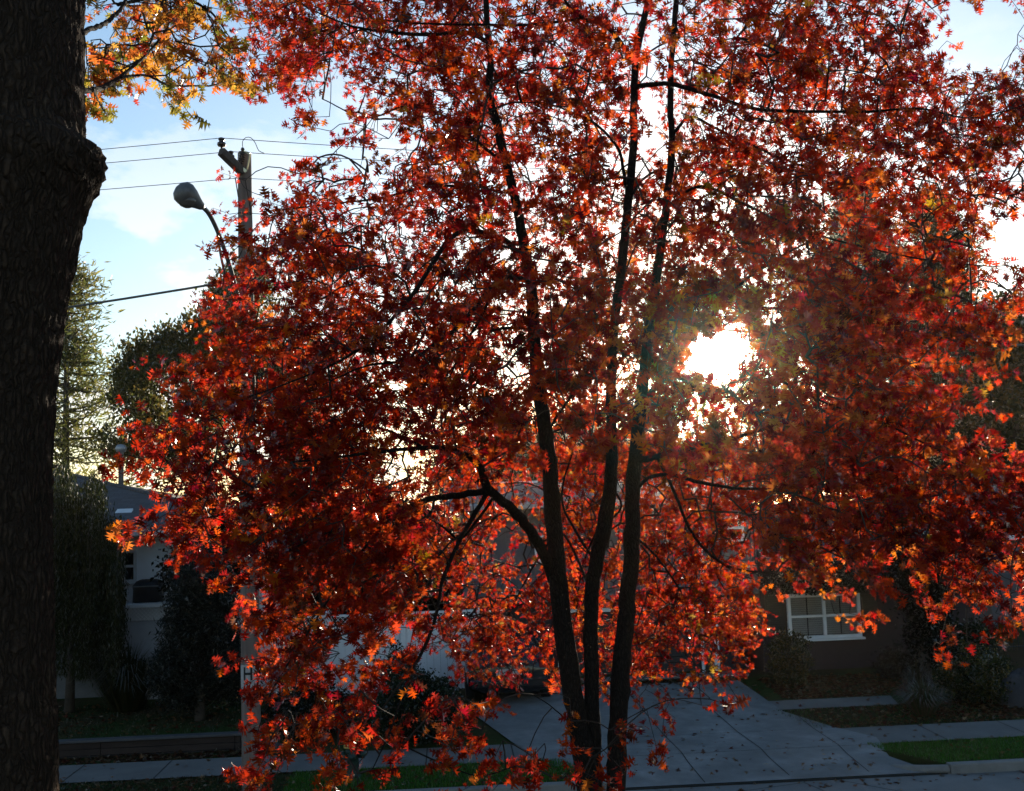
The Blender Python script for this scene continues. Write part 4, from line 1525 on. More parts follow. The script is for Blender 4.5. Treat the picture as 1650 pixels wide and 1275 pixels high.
def left_house():
    Yf = 25.4
    xl, xc = at(-260, 1000, Yf)[0], at(186, 1000, Yf)[0]
    xr = xc + 3.2
    zb = .6
    zf = at(130, 1022, Yf)[2]
    ze = at(200, 856, Yf)[2]
    h = thing("white_house", (xc, Yf, zb), "white sided house with grey hip roof behind the willow, left of the spruce", "house")
    MB().box(xl, xc, Yf + .03, Yf + 9, zb - .1, zf).build("foundation", M_FOUND, h)
    w = MB()
    siding(w, xl, xc, zf, ze, Yf)
    w.box(xl, xc, Yf + .001, Yf + 9, zf, ze)
    w.build("wall", M_SIDE_W, h)
    Y2 = Yf + .2
    w = MB()
    siding(w, xc, xr, zb + .9, ze, Y2)
    w.box(xc + .001, xr, Y2 + .001, Y2 + 7, zb - .1, ze)
    w.build("wall", M_SIDE_W, h)
    MB().box(xc - .09, xc + .012, Yf - .03, Yf + .1, zf, ze - .01).build("corner_board", M_TRIM, h)
    # downspout
    MB().tube([(xc + .10, Yf - .06, zb), (xc + .10, Yf - .06, ze - .3), (xc + .05, Yf - .3, ze - .06)], .045, 8).build("downspout", M_PIPE, h)
    # hip roof
    ov = .45
    rx = xr + .5
    ex0, ex1, ey0, ey1 = xl - ov, rx, Yf - ov, Yf + 9.4
    rz = at(95, 768, Yf + 4.4)[2]
    rxe = at(118, 768, Yf + 4.4)[0]
    yr = (ey0 + ey1) / 2
    roof = MB()
    roof.add([(ex0, ey0, ze), (ex1, ey0, ze), (ex1, ey1, ze), (ex0, ey1, ze), (ex0, yr, rz), (rxe, yr, rz)], [(0, 1, 5, 4), (1, 2, 5), (2, 3, 4, 5), (0, 4, 3)])
    roof.add([(ex0, ey0, ze - .03), (ex1, ey0, ze - .03), (ex1, ey1, ze - .03), (ex0, ey1, ze - .03)], [(3, 2, 1, 0)])
    r = roof.build("roof", M_ROOF, h)
    MB().box(ex0, ex1, ey0 - .1, ey0 + .02, ze - .12, ze + .012).build("gutter", M_TRIM, r, bevel=.02)
    MB().box(ex1 - .01, ex1 + .1, ey0, ey1, ze - .12, ze + .012).build("gutter", M_TRIM, r, bevel=.02)
    MB().tube([(rxe, yr, rz + .02), (ex1, ey0, ze + .03)], .05, 6).build("hip_cap", M_ROOF, r)
    # vent pipe and small roof vent
    v = at(195, 745, Yf + 4.6)
    vz = at(195, 722, Yf + 4.6)[2]
    MB().lathe((v[0], v[1], ze + .5), [(.07, 0), (.07, vz - ze - .62), (.13, vz - ze - .6), (.15, vz - ze - .5), (.10, vz - ze - .42), (.02, vz - ze - .4)], 14).build("chimney_pipe", M_PIPE, r, smooth=True)
    sv = at(199, 826, Yf + 1.0)
    MB().add([(sv[0] - .2, sv[1] - .12, sv[2] - .05), (sv[0] + .2, sv[1] - .12, sv[2] - .05), (sv[0] + .18, sv[1] + .15, sv[2] + .09), (sv[0] - .18, sv[1] + .15, sv[2] + .09), (sv[0] - .2, sv[1] + .15, sv[2] - .2), (sv[0] + .2, sv[1] + .15, sv[2] - .2)],
             [(0, 1, 2, 3), (0, 3, 4), (1, 5, 2), (2, 5, 4, 3), (0, 4, 5, 1)]).build("roof_vent", M_TRIM, r)
    a, b = at(199, 938, Y2), at(213, 905, Y2)
    window(h, a[0], b[0] + .1, a[2], b[2] + .25, Y2, 1, 2, .05, blind=False)
    # deck with lattice skirt beside the house
    d = thing("deck", (xc + 1.0, Yf - .1, zb), "small raised wooden deck with lattice panel beside the white house", "deck")
    z1 = at(230, 973, Yf - .6)[2]
    z2 = at(230, 1000, Yf - .6)[2]
    MB().box(xc + .25, xc + 2.4, Yf - .65, Yf + .16, z1 - .09, z1).build("deck_floor", M_FENCE_W, d, bevel=.01)
    la = MB()
    for k in range(-3, 26):
        x = xc + .3 + k * .085
        xa, xb = max(x, xc + .28), min(x + (z1 - .1 - z2), xc + 2.38)
        if xb > xa:
            la.bar((xa, Yf - .6, z2 + (xa - x)), (xb, Yf - .6, z2 + (xb - x)), .012, .03, (0, 1, 0))
            la.bar((xa, Yf - .615, z1 - .1 - (xa - x)), (xb, Yf - .615, z1 - .1 - (xb - x)), .012, .03, (0, 1, 0))
    la.build("lattice", M_FENCE_W, d)
    sk = MB()
    siding(sk, xc + .27, xc + 2.39, zb - .05, z2, Yf - .58, .14)
    sk.build("skirt_board", M_CAP_L, d)
    for px_ in (xc + .3, xc + 2.34):
        MB().box(px_ - .05, px_ + .05, Yf - .7, Yf - .655, zb - .05, z1 + .02).build("post", M_FENCE_W, d)
    # covered grill standing on the deck
    gx0 = at(216, 955, Yf - .1)[0]
    g_ = thing("covered_grill", (gx0 + .32, Yf - .1, z1), "barbecue grill under a black cover standing on the deck of the white house", "grill")
    zt = at(230, 934, Yf - .1)[2]
    q = MB()
    rings = []
    for z, sx, sy in ((z1 + .002, .33, .25), (z1 + (zt - z1) * .55, .32, .24), (z1 + (zt - z1) * .75, .33, .26), (z1 + (zt - z1) * .93, .26, .2), (zt, .16, .10)):
        rings.append([(gx0 + .32 + sx * math.copysign(abs(math.cos(t)) ** .6, math.cos(t)), Yf - .1 + sy * math.copysign(abs(math.sin(t)) ** .6, math.sin(t)), z + .008 * math.sin(t * 7)) for t in np.linspace(0, 2 * np.pi, 20, endpoint=False)])
    vs = [p for r_ in rings for p in r_]
    fs = [(i * 20 + k, i * 20 + (k + 1) % 20, (i + 1) * 20 + (k + 1) % 20, (i + 1) * 20 + k) for i in range(4) for k in range(20)] + [tuple(80 + k for k in range(20)), tuple(range(19, -1, -1))]
    q.add(vs, fs).build("cover", M_COVER, g_, smooth=True)
    MB().tube([(gx0 + .05, Yf - .36, z1 + (zt - z1) * .72), (gx0 + .6, Yf - .36, z1 + (zt - z1) * .72)], .012, 8).build("handle", M_METAL, g_)


left_house()


def middle_house():
    Yf = 25.6
    X = lambda px, py=1000, Y=Yf: at(px, py, Y)[0]
    Z = lambda py, px=960, Y=Yf: at(px, py, Y)[2]
    x0, x1, xe = X(748), X(1195), X(1462)
    zb = .50
    zmid = Z(968, 880)
    ze = Z(806, 1000)
    h = thing("split_level_house", ((x0 + x1) / 2, Yf, zb), "grey and brown two-storey house with dark garage door behind the oak", "house")
    # upper floor: overhangs the garage
    w = MB()
    siding(w, x0, x1 + .35, zmid, ze, Yf - .35, .2, vertical=True)
    w.box(x0, x1 + .35, Yf - .33, Yf + 8, zmid, ze)
    w.build("wall", M_SIDE_G, h)
    w = MB()
    gx0, gx1 = X(905), X(1148)
    gt = Z(985, 1000)
    siding(w, x0 + .05, gx0 - .12, zb - .05, zmid - .002, Yf)
    siding(w, gx1 + .12, x1, zb - .05, zmid - .002, Yf)
    siding(w, gx0 - .12, gx1 + .12, gt + .1, zmid - .002, Yf)
    w.box(x0 + .05, x1, Yf + .14, Yf + 7.9, zb - .2, zmid - .002)
    w.build("wall", M_SIDE_B, h)
    g_ = MB()
    n = 4
    for k in range(n):
        za, zc = zb + (gt - zb) * k / n, zb + (gt - zb) * (k + 1) / n
        g_.box(gx0, gx1, Yf + .08, Yf + .13, za + .006, zc - .006)
        for c in range(4):
            xa = gx0 + (gx1 - gx0) * c / 4
            g_.box(xa + .08, xa + (gx1 - gx0) / 4 - .08, Yf + .066, Yf + .079, za + .07, zc - .07)
    gd = g_.build("garage_door", M_GARAGE, h, bevel=.006)
    MB().box((gx0 + gx1) / 2 - .1, (gx0 + gx1) / 2 + .1, Yf + .04, Yf + .065, zb + .25, zb + .28).build("handle", M_METAL, gd)
    tr = MB()
    tr.box(gx0 - .12, gx0 - .002, Yf - .03, Yf + .12, zb - .05, gt + .09)
    tr.box(gx1 + .002, gx1 + .12, Yf - .03, Yf + .12, zb - .05, gt + .09)
    tr.box(gx0 - .002, gx1 + .002, Yf - .028, Yf + .12, gt + .002, gt + .09)
    tr.build("garage_trim", M_TRIM, h)
    MB().box(x0 + .3, x1 - .1, Yf - .75, Yf - .35, zb - .1, zb + .04).build("threshold_slab", M_KERB, h)
    # roof
    ez0, ey0 = ze, Yf - .85
    yr = Yf + 3.6
    zr = at(820, 779, yr)[2]
    xa, xb = x0 - .4, x1 + .7
    r = MB()
    t_ = .10
    r.add([(xa, ey0, ez0), (xb, ey0, ez0), (xb, yr, zr), (xa, yr, zr), (xa, ey0, ez0 - t_), (xb, ey0, ez0 - t_), (xb, yr, zr - t_), (xa, yr, zr - t_), (xb, yr + 4.5, ez0), (xa, yr + 4.5, ez0), (xb, yr + 4.5, ez0 - t_), (xa, yr + 4.5, ez0 - t_)],
          [(0, 1, 2, 3), (4, 7, 6, 5), (0, 4, 5, 1), (0, 3, 7, 4), (1, 5, 6, 2), (3, 2, 8, 9), (7, 11, 10, 6), (3, 9, 11, 7), (2, 6, 10, 8), (9, 8, 10, 11)])
    ro = r.build("roof", M_ROOF, h)
    MB().box(xa, xb, ey0 - .12, ey0 - .004, ez0 - .13, ez0 + .01).build("gutter", M_PIPE, ro, bevel=.02)
    MB().box(X(775, 778, yr), X(866, 778, yr), yr - .09, yr + .09, zr - .01, zr + .045).build("ridge_flashing", M_TRIM, ro)
    dsx = X(1133, 830, Yf - .8)
    MB().tube([(dsx, ey0 - .06, ez0 - .12), (dsx, Yf - .4, ez0 - .45), (dsx, Yf - .4, zmid), (dsx, Yf - .05, zmid - .2), (dsx, Yf - .05, zb)], .04, 8).build("downspout", M_TRIM, h)
    a, b = at(1152, 870, Yf - .37), at(1196, 832, Yf - .37)
    window(h, a[0], b[0], a[2], b[2], Yf - .37, 1, 2, .05, blind=False)
    a, b = at(862, 905, Yf - .37), at(892, 862, Yf - .37)
    window(h, a[0], b[0], a[2], b[2], Yf - .37, 1, 2, .05, blind=False)
    # right wing
    Yw = 25.2
    we = 3.05
    w = MB()
    siding(w, x1 + .36, xe, zb - .05, we, Yw, .13, .02)
    w.box(x1 + .36, xe, Yw + .003, Yw + 7, zb - .2, we)
    w.build("wall", M_SIDE_B, h)
    a, b = at(1271, 1031, Yw - .05), at(1384, 962, Yw - .05)
    window(h, a[0], b[0], a[2], b[2] + .12, Yw - .03, 2, 2, .075)
    for sx0, sx1 in ((a[0] - .50, a[0] - .07), (b[0] + .07, b[0] + .42)):
        s = MB()
        s.box(sx0, sx1, Yw - .06, Yw - .02, a[2] - .02, b[2] + .12)
        for k in range(18):
            z = a[2] + .05 + k * (b[2] - a[2] + .05) / 18
            s.bar((sx0 + .05, Yw - .066, z), (sx1 - .05, Yw - .066, z), .02, .02)
        s.build("shutter", M_SHUT, h)
    # porch bay with the door, set back
    xp = xe + 1.9
    w = MB()
    siding(w, xe + .001, xp, zb, we, Yw + 1.0, .13, .02)
    w.box(xe + .001, xp, Yw + 1.003, Yw + 7, zb - .2, we)
    w.build("wall", M_SIDE_B, h)
    d = MB().box(xe + .35, xe + 1.25, Yw + .93, Yw + .97, zb + .15, zb + 2.2)
    for zz in (zb + .3, zb + 1.0, zb + 1.6):
        d.box(xe + .47, xe + .75, Yw + .915, Yw + .929, zz, zz + .45)
        d.box(xe + .85, xe + 1.13, Yw + .915, Yw + .929, zz, zz + .45)
    do = d.build("door", M_DOOR, h, bevel=.006)
    MB().lathe((xe + .43, Yw + .93, zb + 1.12), [(.012, 0), (.012, .04), (.03, .05), (.03, .075), (.01, .085)], 12, (0, -1, 0)).build("handle", M_BRASS, do, smooth=True)
    MB().box(xe - .02, xp, Yw + .2, Yw + 1.0, zb - .1, zb + .14).build("doorstep", M_KERB, h, bevel=.01)
    MB().box(xe + .02, xe + .12, Yw - .02, Yw + .08, zb + .14, we).build("porch_post", M_SIDE_B, h)
    r = MB()
    ey, yr2, zr2 = Yw - .6, Yw + 3.5, we + 1.25
    xa, xb = x1 + .37, xp + .5
    r.add([(xa, ey, we), (xb, ey, we), (xb, yr2, zr2), (xa, yr2, zr2), (xa, ey, we - t_), (xb, ey, we - t_), (xb, yr2, zr2 - t_), (xa, yr2, zr2 - t_), (xb, yr2 + 4, we), (xa, yr2 + 4, we)],
          [(0, 1, 2, 3), (4, 7, 6, 5), (0, 4, 5, 1), (0, 3, 7, 4), (1, 5, 6, 2), (3, 2, 8, 9)])
    ro2 = r.build("roof", M_ROOF_D, h)
    MB().box(xa, xb, ey - .11, ey - .004, we - .12, we + .01).build("gutter", M_SHUT, ro2)
    return xp


xp = middle_house()


def right_house():
    Yf = 31.0
    xa = at(1592, 900, Yf)[0]
    xb = xa + 9
    zb, ze = .6, at(1640, 862, Yf)[2]
    h = thing("blue_house", (xa + 4, Yf, zb), "grey-blue gabled house at the far right edge behind the iron fence", "house")
    w = MB()
    siding(w, xa, xb, zb, ze, Yf, .14)
    w.box(xa, xb, Yf + .003, Yf + 8, zb - .1, ze)
    w.build("wall", M_SIDE_G, h)
    r = MB()
    zr, yr = at(1640, 790, Yf + 3.5)[2], Yf + 4
    r.add([(xa - .4, Yf - .5, ze), (xb, Yf - .5, ze), (xb, yr, zr), (xa - .4, yr, zr), (xb, Yf + 8.5, ze), (xa - .4, Yf + 8.5, ze)], [(0, 1, 2, 3), (3, 2, 4, 5), (0, 3, 5), (0, 5, 4, 1)])
    ro = r.build("roof", M_ROOF, h)
    MB().box(xa - .4, xb, Yf - .6, Yf - .505, ze - .11, ze + .01).build("gutter", M_TRIM, ro)
    window(h, xa + 1.0, xa + 2.0, zb + 1.0, zb + 2.3, Yf, 1, 2, .07, blind=False)


right_house()

# white vinyl fence with lattice top, between the pole and the garage
Yf = 24.9
f = thing("lattice_fence", (at(580, 1090, Yf)[0], Yf, .5), "white vinyl privacy fence with lattice top beside the garage", "fence")
xa, xb = at(408, 1040, Yf)[0], at(770, 1040, Yf)[0]
zt = at(690, 985, Yf)[2]
zl = zt - .30
pw = 1.62
npan = int(round((xb - xa) / pw)); pw = (xb - xa) / npan
for k in range(npan + 1):
    x = xa + k * pw
    p = MB().box(x - .06, x + .06, Yf - .06, Yf + .06, .4, zt + .06)
    p.add([(x - .075, Yf - .075, zt + .06), (x + .075, Yf - .075, zt + .06), (x + .075, Yf + .075, zt + .06), (x - .075, Yf + .075, zt + .06), (x, Yf, zt + .14)], [(3, 2, 1, 0), (0, 1, 4), (1, 2, 4), (2, 3, 4), (3, 0, 4)])
    p.build("post", M_FENCE_W, f)
for k in range(npan):
    x0_, x1_ = xa + k * pw + .061, xa + (k + 1) * pw - .061
    pn = MB()
    bx = x0_
    while bx < x1_ - .02:
        b2 = min(bx + .15, x1_)
        pn.box(bx, b2 - .004, Yf - .012, Yf + .012, .50, zl - .03)
        bx = b2
    pn.build("panel", M_FENCE_W, f)
    for ra_, rb_ in ((zl - .03, zl + .03), (zt - .05, zt), (.44, .50)):
        MB().box(x0_, x1_, Yf - .03, Yf + .03, ra_, rb_).build("rail", M_FENCE_W, f)
    la = MB()
    hgt = zt - .05 - (zl + .03)
    q = -hgt
    while q < x1_ - x0_:
        s0, s1 = max(0, q), min(x1_ - x0_, q + hgt)
        if s1 - s0 > .02:
            la.bar((x0_ + s0, Yf - .006, zl + .03 + (s0 - q)), (x0_ + s1, Yf - .006, zl + .03 + (s1 - q)), .01, .032, (0, 1, 0))
            la.bar((x0_ + s0, Yf + .006, zt - .05 - (s0 - q)), (x0_ + s1, Yf + .006, zt - .05 - (s1 - q)), .01, .032, (0, 1, 0))
        q += .105
    la.build("lattice", M_FENCE_W, f)

# iron fence at the far right
Yi = 26.5
f = thing("iron_fence", (at(1630, 1040, Yi)[0], Yi, .55), "black wrought iron picket fence at the right edge behind shrubs", "fence")
xa = at(1545, 1020, Yi)[0]
zt, zl = at(1630, 1000, Yi)[2], at(1630, 1042, Yi)[2]
for k in range(3):
    x = xa + k * 2.2
    MB().box(x - .03, x + .03, Yi - .03, Yi + .03, .4, zt + .08).build("post", M_DARKMETAL, f)
    if k < 2:
        pk = MB()
        for q in range(1, 18):
            xx = x + 2.2 * q / 18
            pk.tube([(xx, Yi, zl - .1), (xx, Yi, zt), (xx, Yi, zt + .07)], [.009, .009, .002], 6)
        pk.bar((x + .031, Yi, zt - .1), (x + 2.169, Yi, zt - .1), .03, .025)
        pk.bar((x + .031, Yi, zl), (x + 2.169, Yi, zl), .03, .025)
        pk.build("picket_panel", M_DARKMETAL, f)
o = MB().box(xa, xa + 6, Yi + .3, Yi + .6, .4, zl - .12).build("garden_wall", M_KERB, bevel=.02)
tag(o, "low pale garden wall under the iron fence at the right edge", "wall")


def boulder(px, py, Y, sx, sz, label):
    p = at(px, py, Y)
    base = np.array([p[0], Y, gz(Y) if px > 700 else .14])
    vs, fs = [], []
    n, m = 20, 10
    ph = rng.uniform(0, 6, 6)
    for i in range(m + 1):
        v = math.pi * .55 * i / m
        for k in range(n):
            t = 2 * math.pi * k / n
            q = 1 + .10 * math.sin(2 * t + ph[0]) + .07 * math.sin(3 * t + 4 * v + ph[1]) + .05 * math.sin(7 * t + ph[2] + 5 * v)
            vs.append(base + np.array([math.sin(v) * math.cos(t) * sx * q, math.sin(v) * math.sin(t) * sx * .7 * q, max(-.03, math.cos(v) * sz * q)]))
    for i in range(m):
        for k in range(n):
            fs.append((i * n + k, (i + 1) * n + k, (i + 1) * n + (k + 1) % n, i * n + (k + 1) % n))
    tag(MB().add(vs, fs).build("boulder", M_ROCK, smooth=True, origin=base), label, "boulder")


boulder(1648, 1125, 21.4, .45, .62, "dark purple-grey boulder at the right edge by the sidewalk")
boulder(438, 1190, 20.75, .28, .17, "small pale boulder just right of the utility pole foot")


# ------------------------------------------------------------------ car on the drive
def build_car():
    g0 = hit(822, 1140)
    cx, yb = g0[0], g0[1]
    z = gz(yb) + .026
    c = thing("parked_car", (cx, yb + 2, z), "black hatchback parked nose-in on the driveway in front of the garage", "car")
    def ring(y, hw, zb, zt, top_hw, belt):
        """cross-section: sill, side, belt, roof"""
        return [(-hw * .82, zb), (-hw * .97, zb + .12), (-hw, (zb + belt) / 2), (-hw * .97, belt), (-top_hw, zt - .10), (-top_hw * .82, zt), (0, zt + .015), (top_hw * .82, zt), (top_hw, zt - .10), (hw * .97, belt), (hw, (zb + belt) / 2), (hw * .97, zb + .12), (hw * .82, zb)]
    secs = [(0.0, .78, .42, .80, .66, .72), (.06, .85, .26, .92, .72, .84), (.18, .87, .22, 1.08, .70, .92), (.45, .88, .20, 1.36, .62, .93), (.95, .89, .2, 1.46, .62, .93), (1.9, .89, .2, 1.47, .62, .92), (2.5, .89, .2, 1.38, .62, .92), (3.05, .88, .2, 1.00, .70, .90), (3.7, .86, .22, .90, .72, .82), (4.05, .78, .28, .76, .66, .68), (4.12, .70, .38, .64, .6, .58)]
    vs, fs = [], []
    n = 13
    for (y, hw, zb, zt, th, be) in secs:
        vs += [(cx + x, yb + y, z + q) for x, q in ring(y, hw, zb, zt, th, be)]
    for i in range(len(secs) - 1):
        for k in range(n):
            fs.append((i * n + k, i * n + (k + 1) % n, (i + 1) * n + (k + 1) % n, (i + 1) * n + k))
    fs.append(tuple(range(n - 1, -1, -1)))
    fs.append(tuple((len(secs) - 1) * n + k for k in range(n)))
    MB().add(vs, fs).build("body", M_CAR, c, smooth=True, sub=2)
    # windows: rear, sides
    MB().add([(cx - .58, yb + .17, z + 1.0), (cx + .58, yb + .17, z + 1.0), (cx + .52, yb + .36, z + 1.31), (cx - .52, yb + .36, z + 1.31), (cx - .58, yb + .24, z + 1.0), (cx + .58, yb + .24, z + 1.0), (cx + .52, yb + .42, z + 1.31), (cx - .52, yb + .42, z + 1.31)],
             [(0, 1, 2, 3), (7, 6, 5, 4), (0, 4, 5, 1), (3, 2, 6, 7), (0, 3, 7, 4), (1, 5, 6, 2)]).build("rear_window", M_GLASS, c)
    for s in (-1, 1):
        x1_, x2_ = cx + s * .862, cx + s * .665
        MB().add([(x1_, yb + .62, z + .97), (x1_, yb + 2.75, z + .96), (x2_, yb + 2.35, z + 1.33), (x2_, yb + .85, z + 1.35), (x1_ - s * .05, yb + .62, z + .97), (x1_ - s * .05, yb + 2.75, z + .96), (x2_ - s * .05, yb + 2.35, z + 1.33), (x2_ - s * .05, yb + .85, z + 1.35)],
                 [(0, 1, 2, 3), (7, 6, 5, 4), (0, 4, 5, 1), (1, 5, 6, 2), (2, 6, 7, 3), (3, 7, 4, 0)]).build("side_window", M_GLASS, c)
        MB().box(cx + s * .73 - .10, cx + s * .73 + .10, yb + .0, yb + .10, z + .74, z + .98).build("tail_light", M_RED, c, bevel=.025)
        MB().box(cx + s * .95 - .07, cx + s * .95 + .07, yb + 2.65, yb + 2.74, z + .92, z + 1.04).build("wing_mirror", M_CAR, c, bevel=.025)
        for yy in (.82, 3.3):
            xo = cx + s * .80
            w = MB().lathe((xo - s * .10, yb + yy, z + .315), [(.20, 0), (.29, 0), (.315, .03), (.315, .17), (.29, .20), (.20, .20)], 24, (s, 0, 0)).build("wheel", M_TYRE, c, smooth=True)
            r_ = MB().lathe((xo - s * .08, yb + yy, z + .315), [(.20, .02), (.205, .17), (.17, .165), (.05, .15), (.04, .17)], 20, (s, 0, 0))
            r_.build("rim", M_RIM, w, smooth=True)
    MB().box(cx - .80, cx + .80, yb - .055, yb + .10, z + .36, z + .56).build("bumper", M_CAR, c, bevel=.04)
    MB().box(cx - .26, cx + .26, yb - .028, yb - .005, z + .62, z + .74).build("number_plate", M_SIGN, c)


build_car()


# ------------------------------------------------------------------ hydrant
def hydrant():
    p = hit(569, 1253)
    x, y, z = p[0], p[1], gz(p[1])
    h = thing("fire_hydrant", (x, y, z), "dark green fire hydrant with yellow bonnet on the grass strip", "fire hydrant")
    MB().lathe((x, y, z - .02), [(.15, 0), (.15, .05), (.11, .06), (.10, .10), (.095, .40), (.115, .42), (.115, .46), (.10, .47), (.10, .50)], 22).build("barrel", M_HYD_G, h, smooth=True, bevel=0)
    MB().lathe((x, y, z + .48), [(.145, 0), (.145, .03), (.115, .04), (.105, .14), (.085, .19), (.055, .215), (.05, .27), (.06, .28), (.045, .32), (.022, .33), (.022, .37)], 22).build("bonnet", M_HYD_Y, h, smooth=True)
    for a, l in ((0, .06), (math.pi, .06), (-math.pi / 2, .07)):
        d = np.array([math.cos(a), math.sin(a), 0])
        n = MB().lathe(np.array([x, y, z + .36]) + d * .08, [(.055, 0), (.055, .05), (.065, .055), (.065, .05 + l), (.03, .06 + l), (.02, .09 + l)], 14, d).build("nozzle", M_HYD_G, h, smooth=True)
    for k in range(8):
        t = k * math.pi / 4 + .2
        MB().lathe((x + .13 * math.cos(t), y + .13 * math.sin(t), z + .505), [(.012, 0), (.012, .025)], 6).build("flange_bolt", M_HYD_Y, h)


hydrant()


# ------------------------------------------------------------------ utility pole, lamp, wires, sign
def pole():
    Yp = 18.0
    b = at(406, 1262, Yp)
    x, z0 = b[0], gz(Yp)
    tp = at(394, 248, Yp)
    p = thing("utility_pole", (x, Yp, z0), "grey weathered wooden utility pole with crossarm behind the red oak's left side", "utility pole")
    xt, zt = tp[0], tp[2]
    pts, rad = smooth_path([(x, Yp, z0 - .1), ((x + xt) / 2, Yp, (z0 + zt) / 2), (xt, Yp, zt)], [.155, .14, .112], .3)
    MB().tube(pts, rad, 20).build("shaft", M_POLE, p, smooth=True)
    ax = lambda z: x + (xt - x) * (z - z0) / (zt - z0)
    # crossarm brace reaching to the left and towards the street
    a0, a1 = at(390, 277, Yp - .12), at(356, 244, Yp - .55)
    MB().bar(a0, a1, .11, .13).build("crossarm", M_ARMWOOD, p, bevel=.01)
    def insul(pt, s=1.0):
        i = MB().lathe(pt, [(.018 * s, -.06 * s), (.018 * s, 0), (.06 * s, .01 * s), (.075 * s, .04 * s), (.07 * s, .07 * s), (.045 * s, .085 * s), (.04 * s, .11 * s), (.055 * s, .12 * s), (.055 * s, .15 * s), (.02 * s, .165 * s)], 16)
        return i.build("insulator", M_PORC, p, smooth=True)
    i1 = at(357, 237, Yp - .5); insul(i1, .95)
    i2 = at(372, 256, Yp - .35); insul(i2, .8)
    # lightning arrester and cutout beside the pole top
    c0, c1 = at(386, 268, Yp - .16), at(391, 243, Yp - .18)
    prof, n = [], 7
    L = np.linalg.norm(c1 - c0)
    for k in range(n):
        prof += [(.03, L * k / n), (.062, L * (k + .3) / n), (.03, L * (k + .65) / n)]
    prof.append((.02, L))
    MB().lathe(c0, prof, 12, c1 - c0).build("arrester", M_PORC, p, smooth=True)
    h = MB()
    h.bar(at(391, 243, Yp - .18), at(403, 248, Yp - .18), .02, .03)
    h.tube([at(403, 248, Yp - .17), at(398, 273, Yp - .16)], .016, 8)
    h.build("cutout_fuse", M_BRASS, p, smooth=False)
    MB().bar(at(386, 268, Yp - .17), at(397, 277, Yp - .15), .03, .05).build("bracket", M_BRASS, p)
    # jumper and conductor loops
    def lead(pxs, Y, r, name="lead_wire"):
        q, _ = smooth_path([at(a, b_, Y) for a, b_ in pxs], [r] * len(pxs), .04)
        MB().tube(q, r, 6).build(name, M_WIRE, p, smooth=True)
    lead([(391, 237), (391, 228), (396, 222), (404, 222), (411, 230), (417, 243), (426, 247)], Yp - .18, .006)
    lead([(387, 288), (392, 300), (404, 309), (420, 315), (432, 320), (436, 325)], Yp - .2, .006)
    lead([(379, 287), (382, 305), (384, 318)], Yp - .2, .009)
    MB().lathe(at(391, 241, Yp - .18), [(.02, -.03), (.035, 0), (.02, .03)], 10).build("terminal", M_PORC, p, smooth=True)
    # painted band with the letter
    zs0, zs1 = at(405, 1108, Yp)[2], at(405, 1070, Yp)[2]
    rs = .152
    s = thing("pole_sign", (ax(zs0), Yp, zs0), "white band sign with a black letter H wrapped on the utility pole", "sign")
    vs, fs = [], []
    th = np.linspace(math.pi * 1.0, math.pi * 2.0, 25)
    for t in th:
        for z_, r_ in ((zs0, rs), (zs1, rs), (zs1, rs - .012), (zs0, rs - .012)):
            vs.append((ax(z_) + r_ * math.cos(t), Yp + r_ * math.sin(t), z_))
    for k in range(len(th) - 1):
        for q in range(4):
            fs.append((k * 4 + q, k * 4 + (q + 1) % 4, (k + 1) * 4 + (q + 1) % 4, (k + 1) * 4 + q))
    fs += [(0, 1, 2, 3), tuple((len(th) - 1) * 4 + q for q in (3, 2, 1, 0))]
    MB().add(vs, fs).build("plate", M_SIGN, s)
    def mark(mb, u0, u1, v0, v1):
        """curved patch: u across in metres from centre, v up 0..1"""
        n = 5
        vs, fs = [], []
        for k in range(n + 1):
            u = u0 + (u1 - u0) * k / n
            t = -math.pi / 2 + u / rs
            for v in (v0, v1):
                z_ = zs0 + (zs1 - zs0) * v
                vs.append((ax(z_) + (rs + .004) * math.cos(t), Yp + (rs + .004) * math.sin(t), z_))
        for k in range(n):
            fs.append((2 * k, 2 * k + 2, 2 * k + 3, 2 * k + 1))
        mb.add(vs, fs)
    m = MB()
    mark(m, -.088, -.058, .36, .92); mark(m, .022, .052, .36, .92); mark(m, -.058, .022, .59, .69)
    m.build("letter", M_SIGNINK, s)
    for q in ((-.050, -.026, .18, .32), (.012, .032, .22, .32), (.095, .125, .82, .88), (.085, .12, .68, .73)):
        m = MB()
        mark(m, *q)
        m.build("small_mark", M_SIGNINK, s)

    # street lamp: two bent rods and an egg-shaped head
    zl = at(400, 560, Yp)[2]
    l = thing("street_lamp", (ax(zl), Yp - .16, zl), "old street lamp with egg-shaped grey head on a bent arm high on the utility pole", "street lamp")
    P = [(397, 545, Yp - .15), (386, 490, Yp - .5), (372, 435, Yp - .9), (358, 392, Yp - 1.2), (345, 360, Yp - 1.5), (334, 341, Yp - 1.75), (322, 330, Yp - 1.95)]
    q, r = smooth_path([at(*a) for a in P], [.035] * len(P), .08)
    MB().tube(q, r, 10).build("arm", M_LAMP, l, smooth=True)
    P = [(396, 560, Yp - .15), (380, 500, Yp - .45), (362, 440, Yp - .8), (353, 395, Yp - 1.15), (350, 372, Yp - 1.4)]
    q, r = smooth_path([at(*a) for a in P], [.02] * len(P), .08)
    MB().tube(q, r, 8).build("brace_rod", M_LAMP, l, smooth=True)
    e0, e1 = at(325, 333, Yp - 1.93), at(287, 304, Yp - 2.15)
    d = e1 - e0
    L = np.linalg.norm(d)
    hd = MB().lathe(e0, [(.03, -.04), (.06, 0), (.085, .08 * L / .5), (.145, .22 * L / .5), (.178, .34 * L / .5), (.165, .44 * L / .5), (.105, .51 * L / .5), (.02, .54 * L / .5)], 22, d).build("lamp_head", M_LAMP, l, smooth=True)
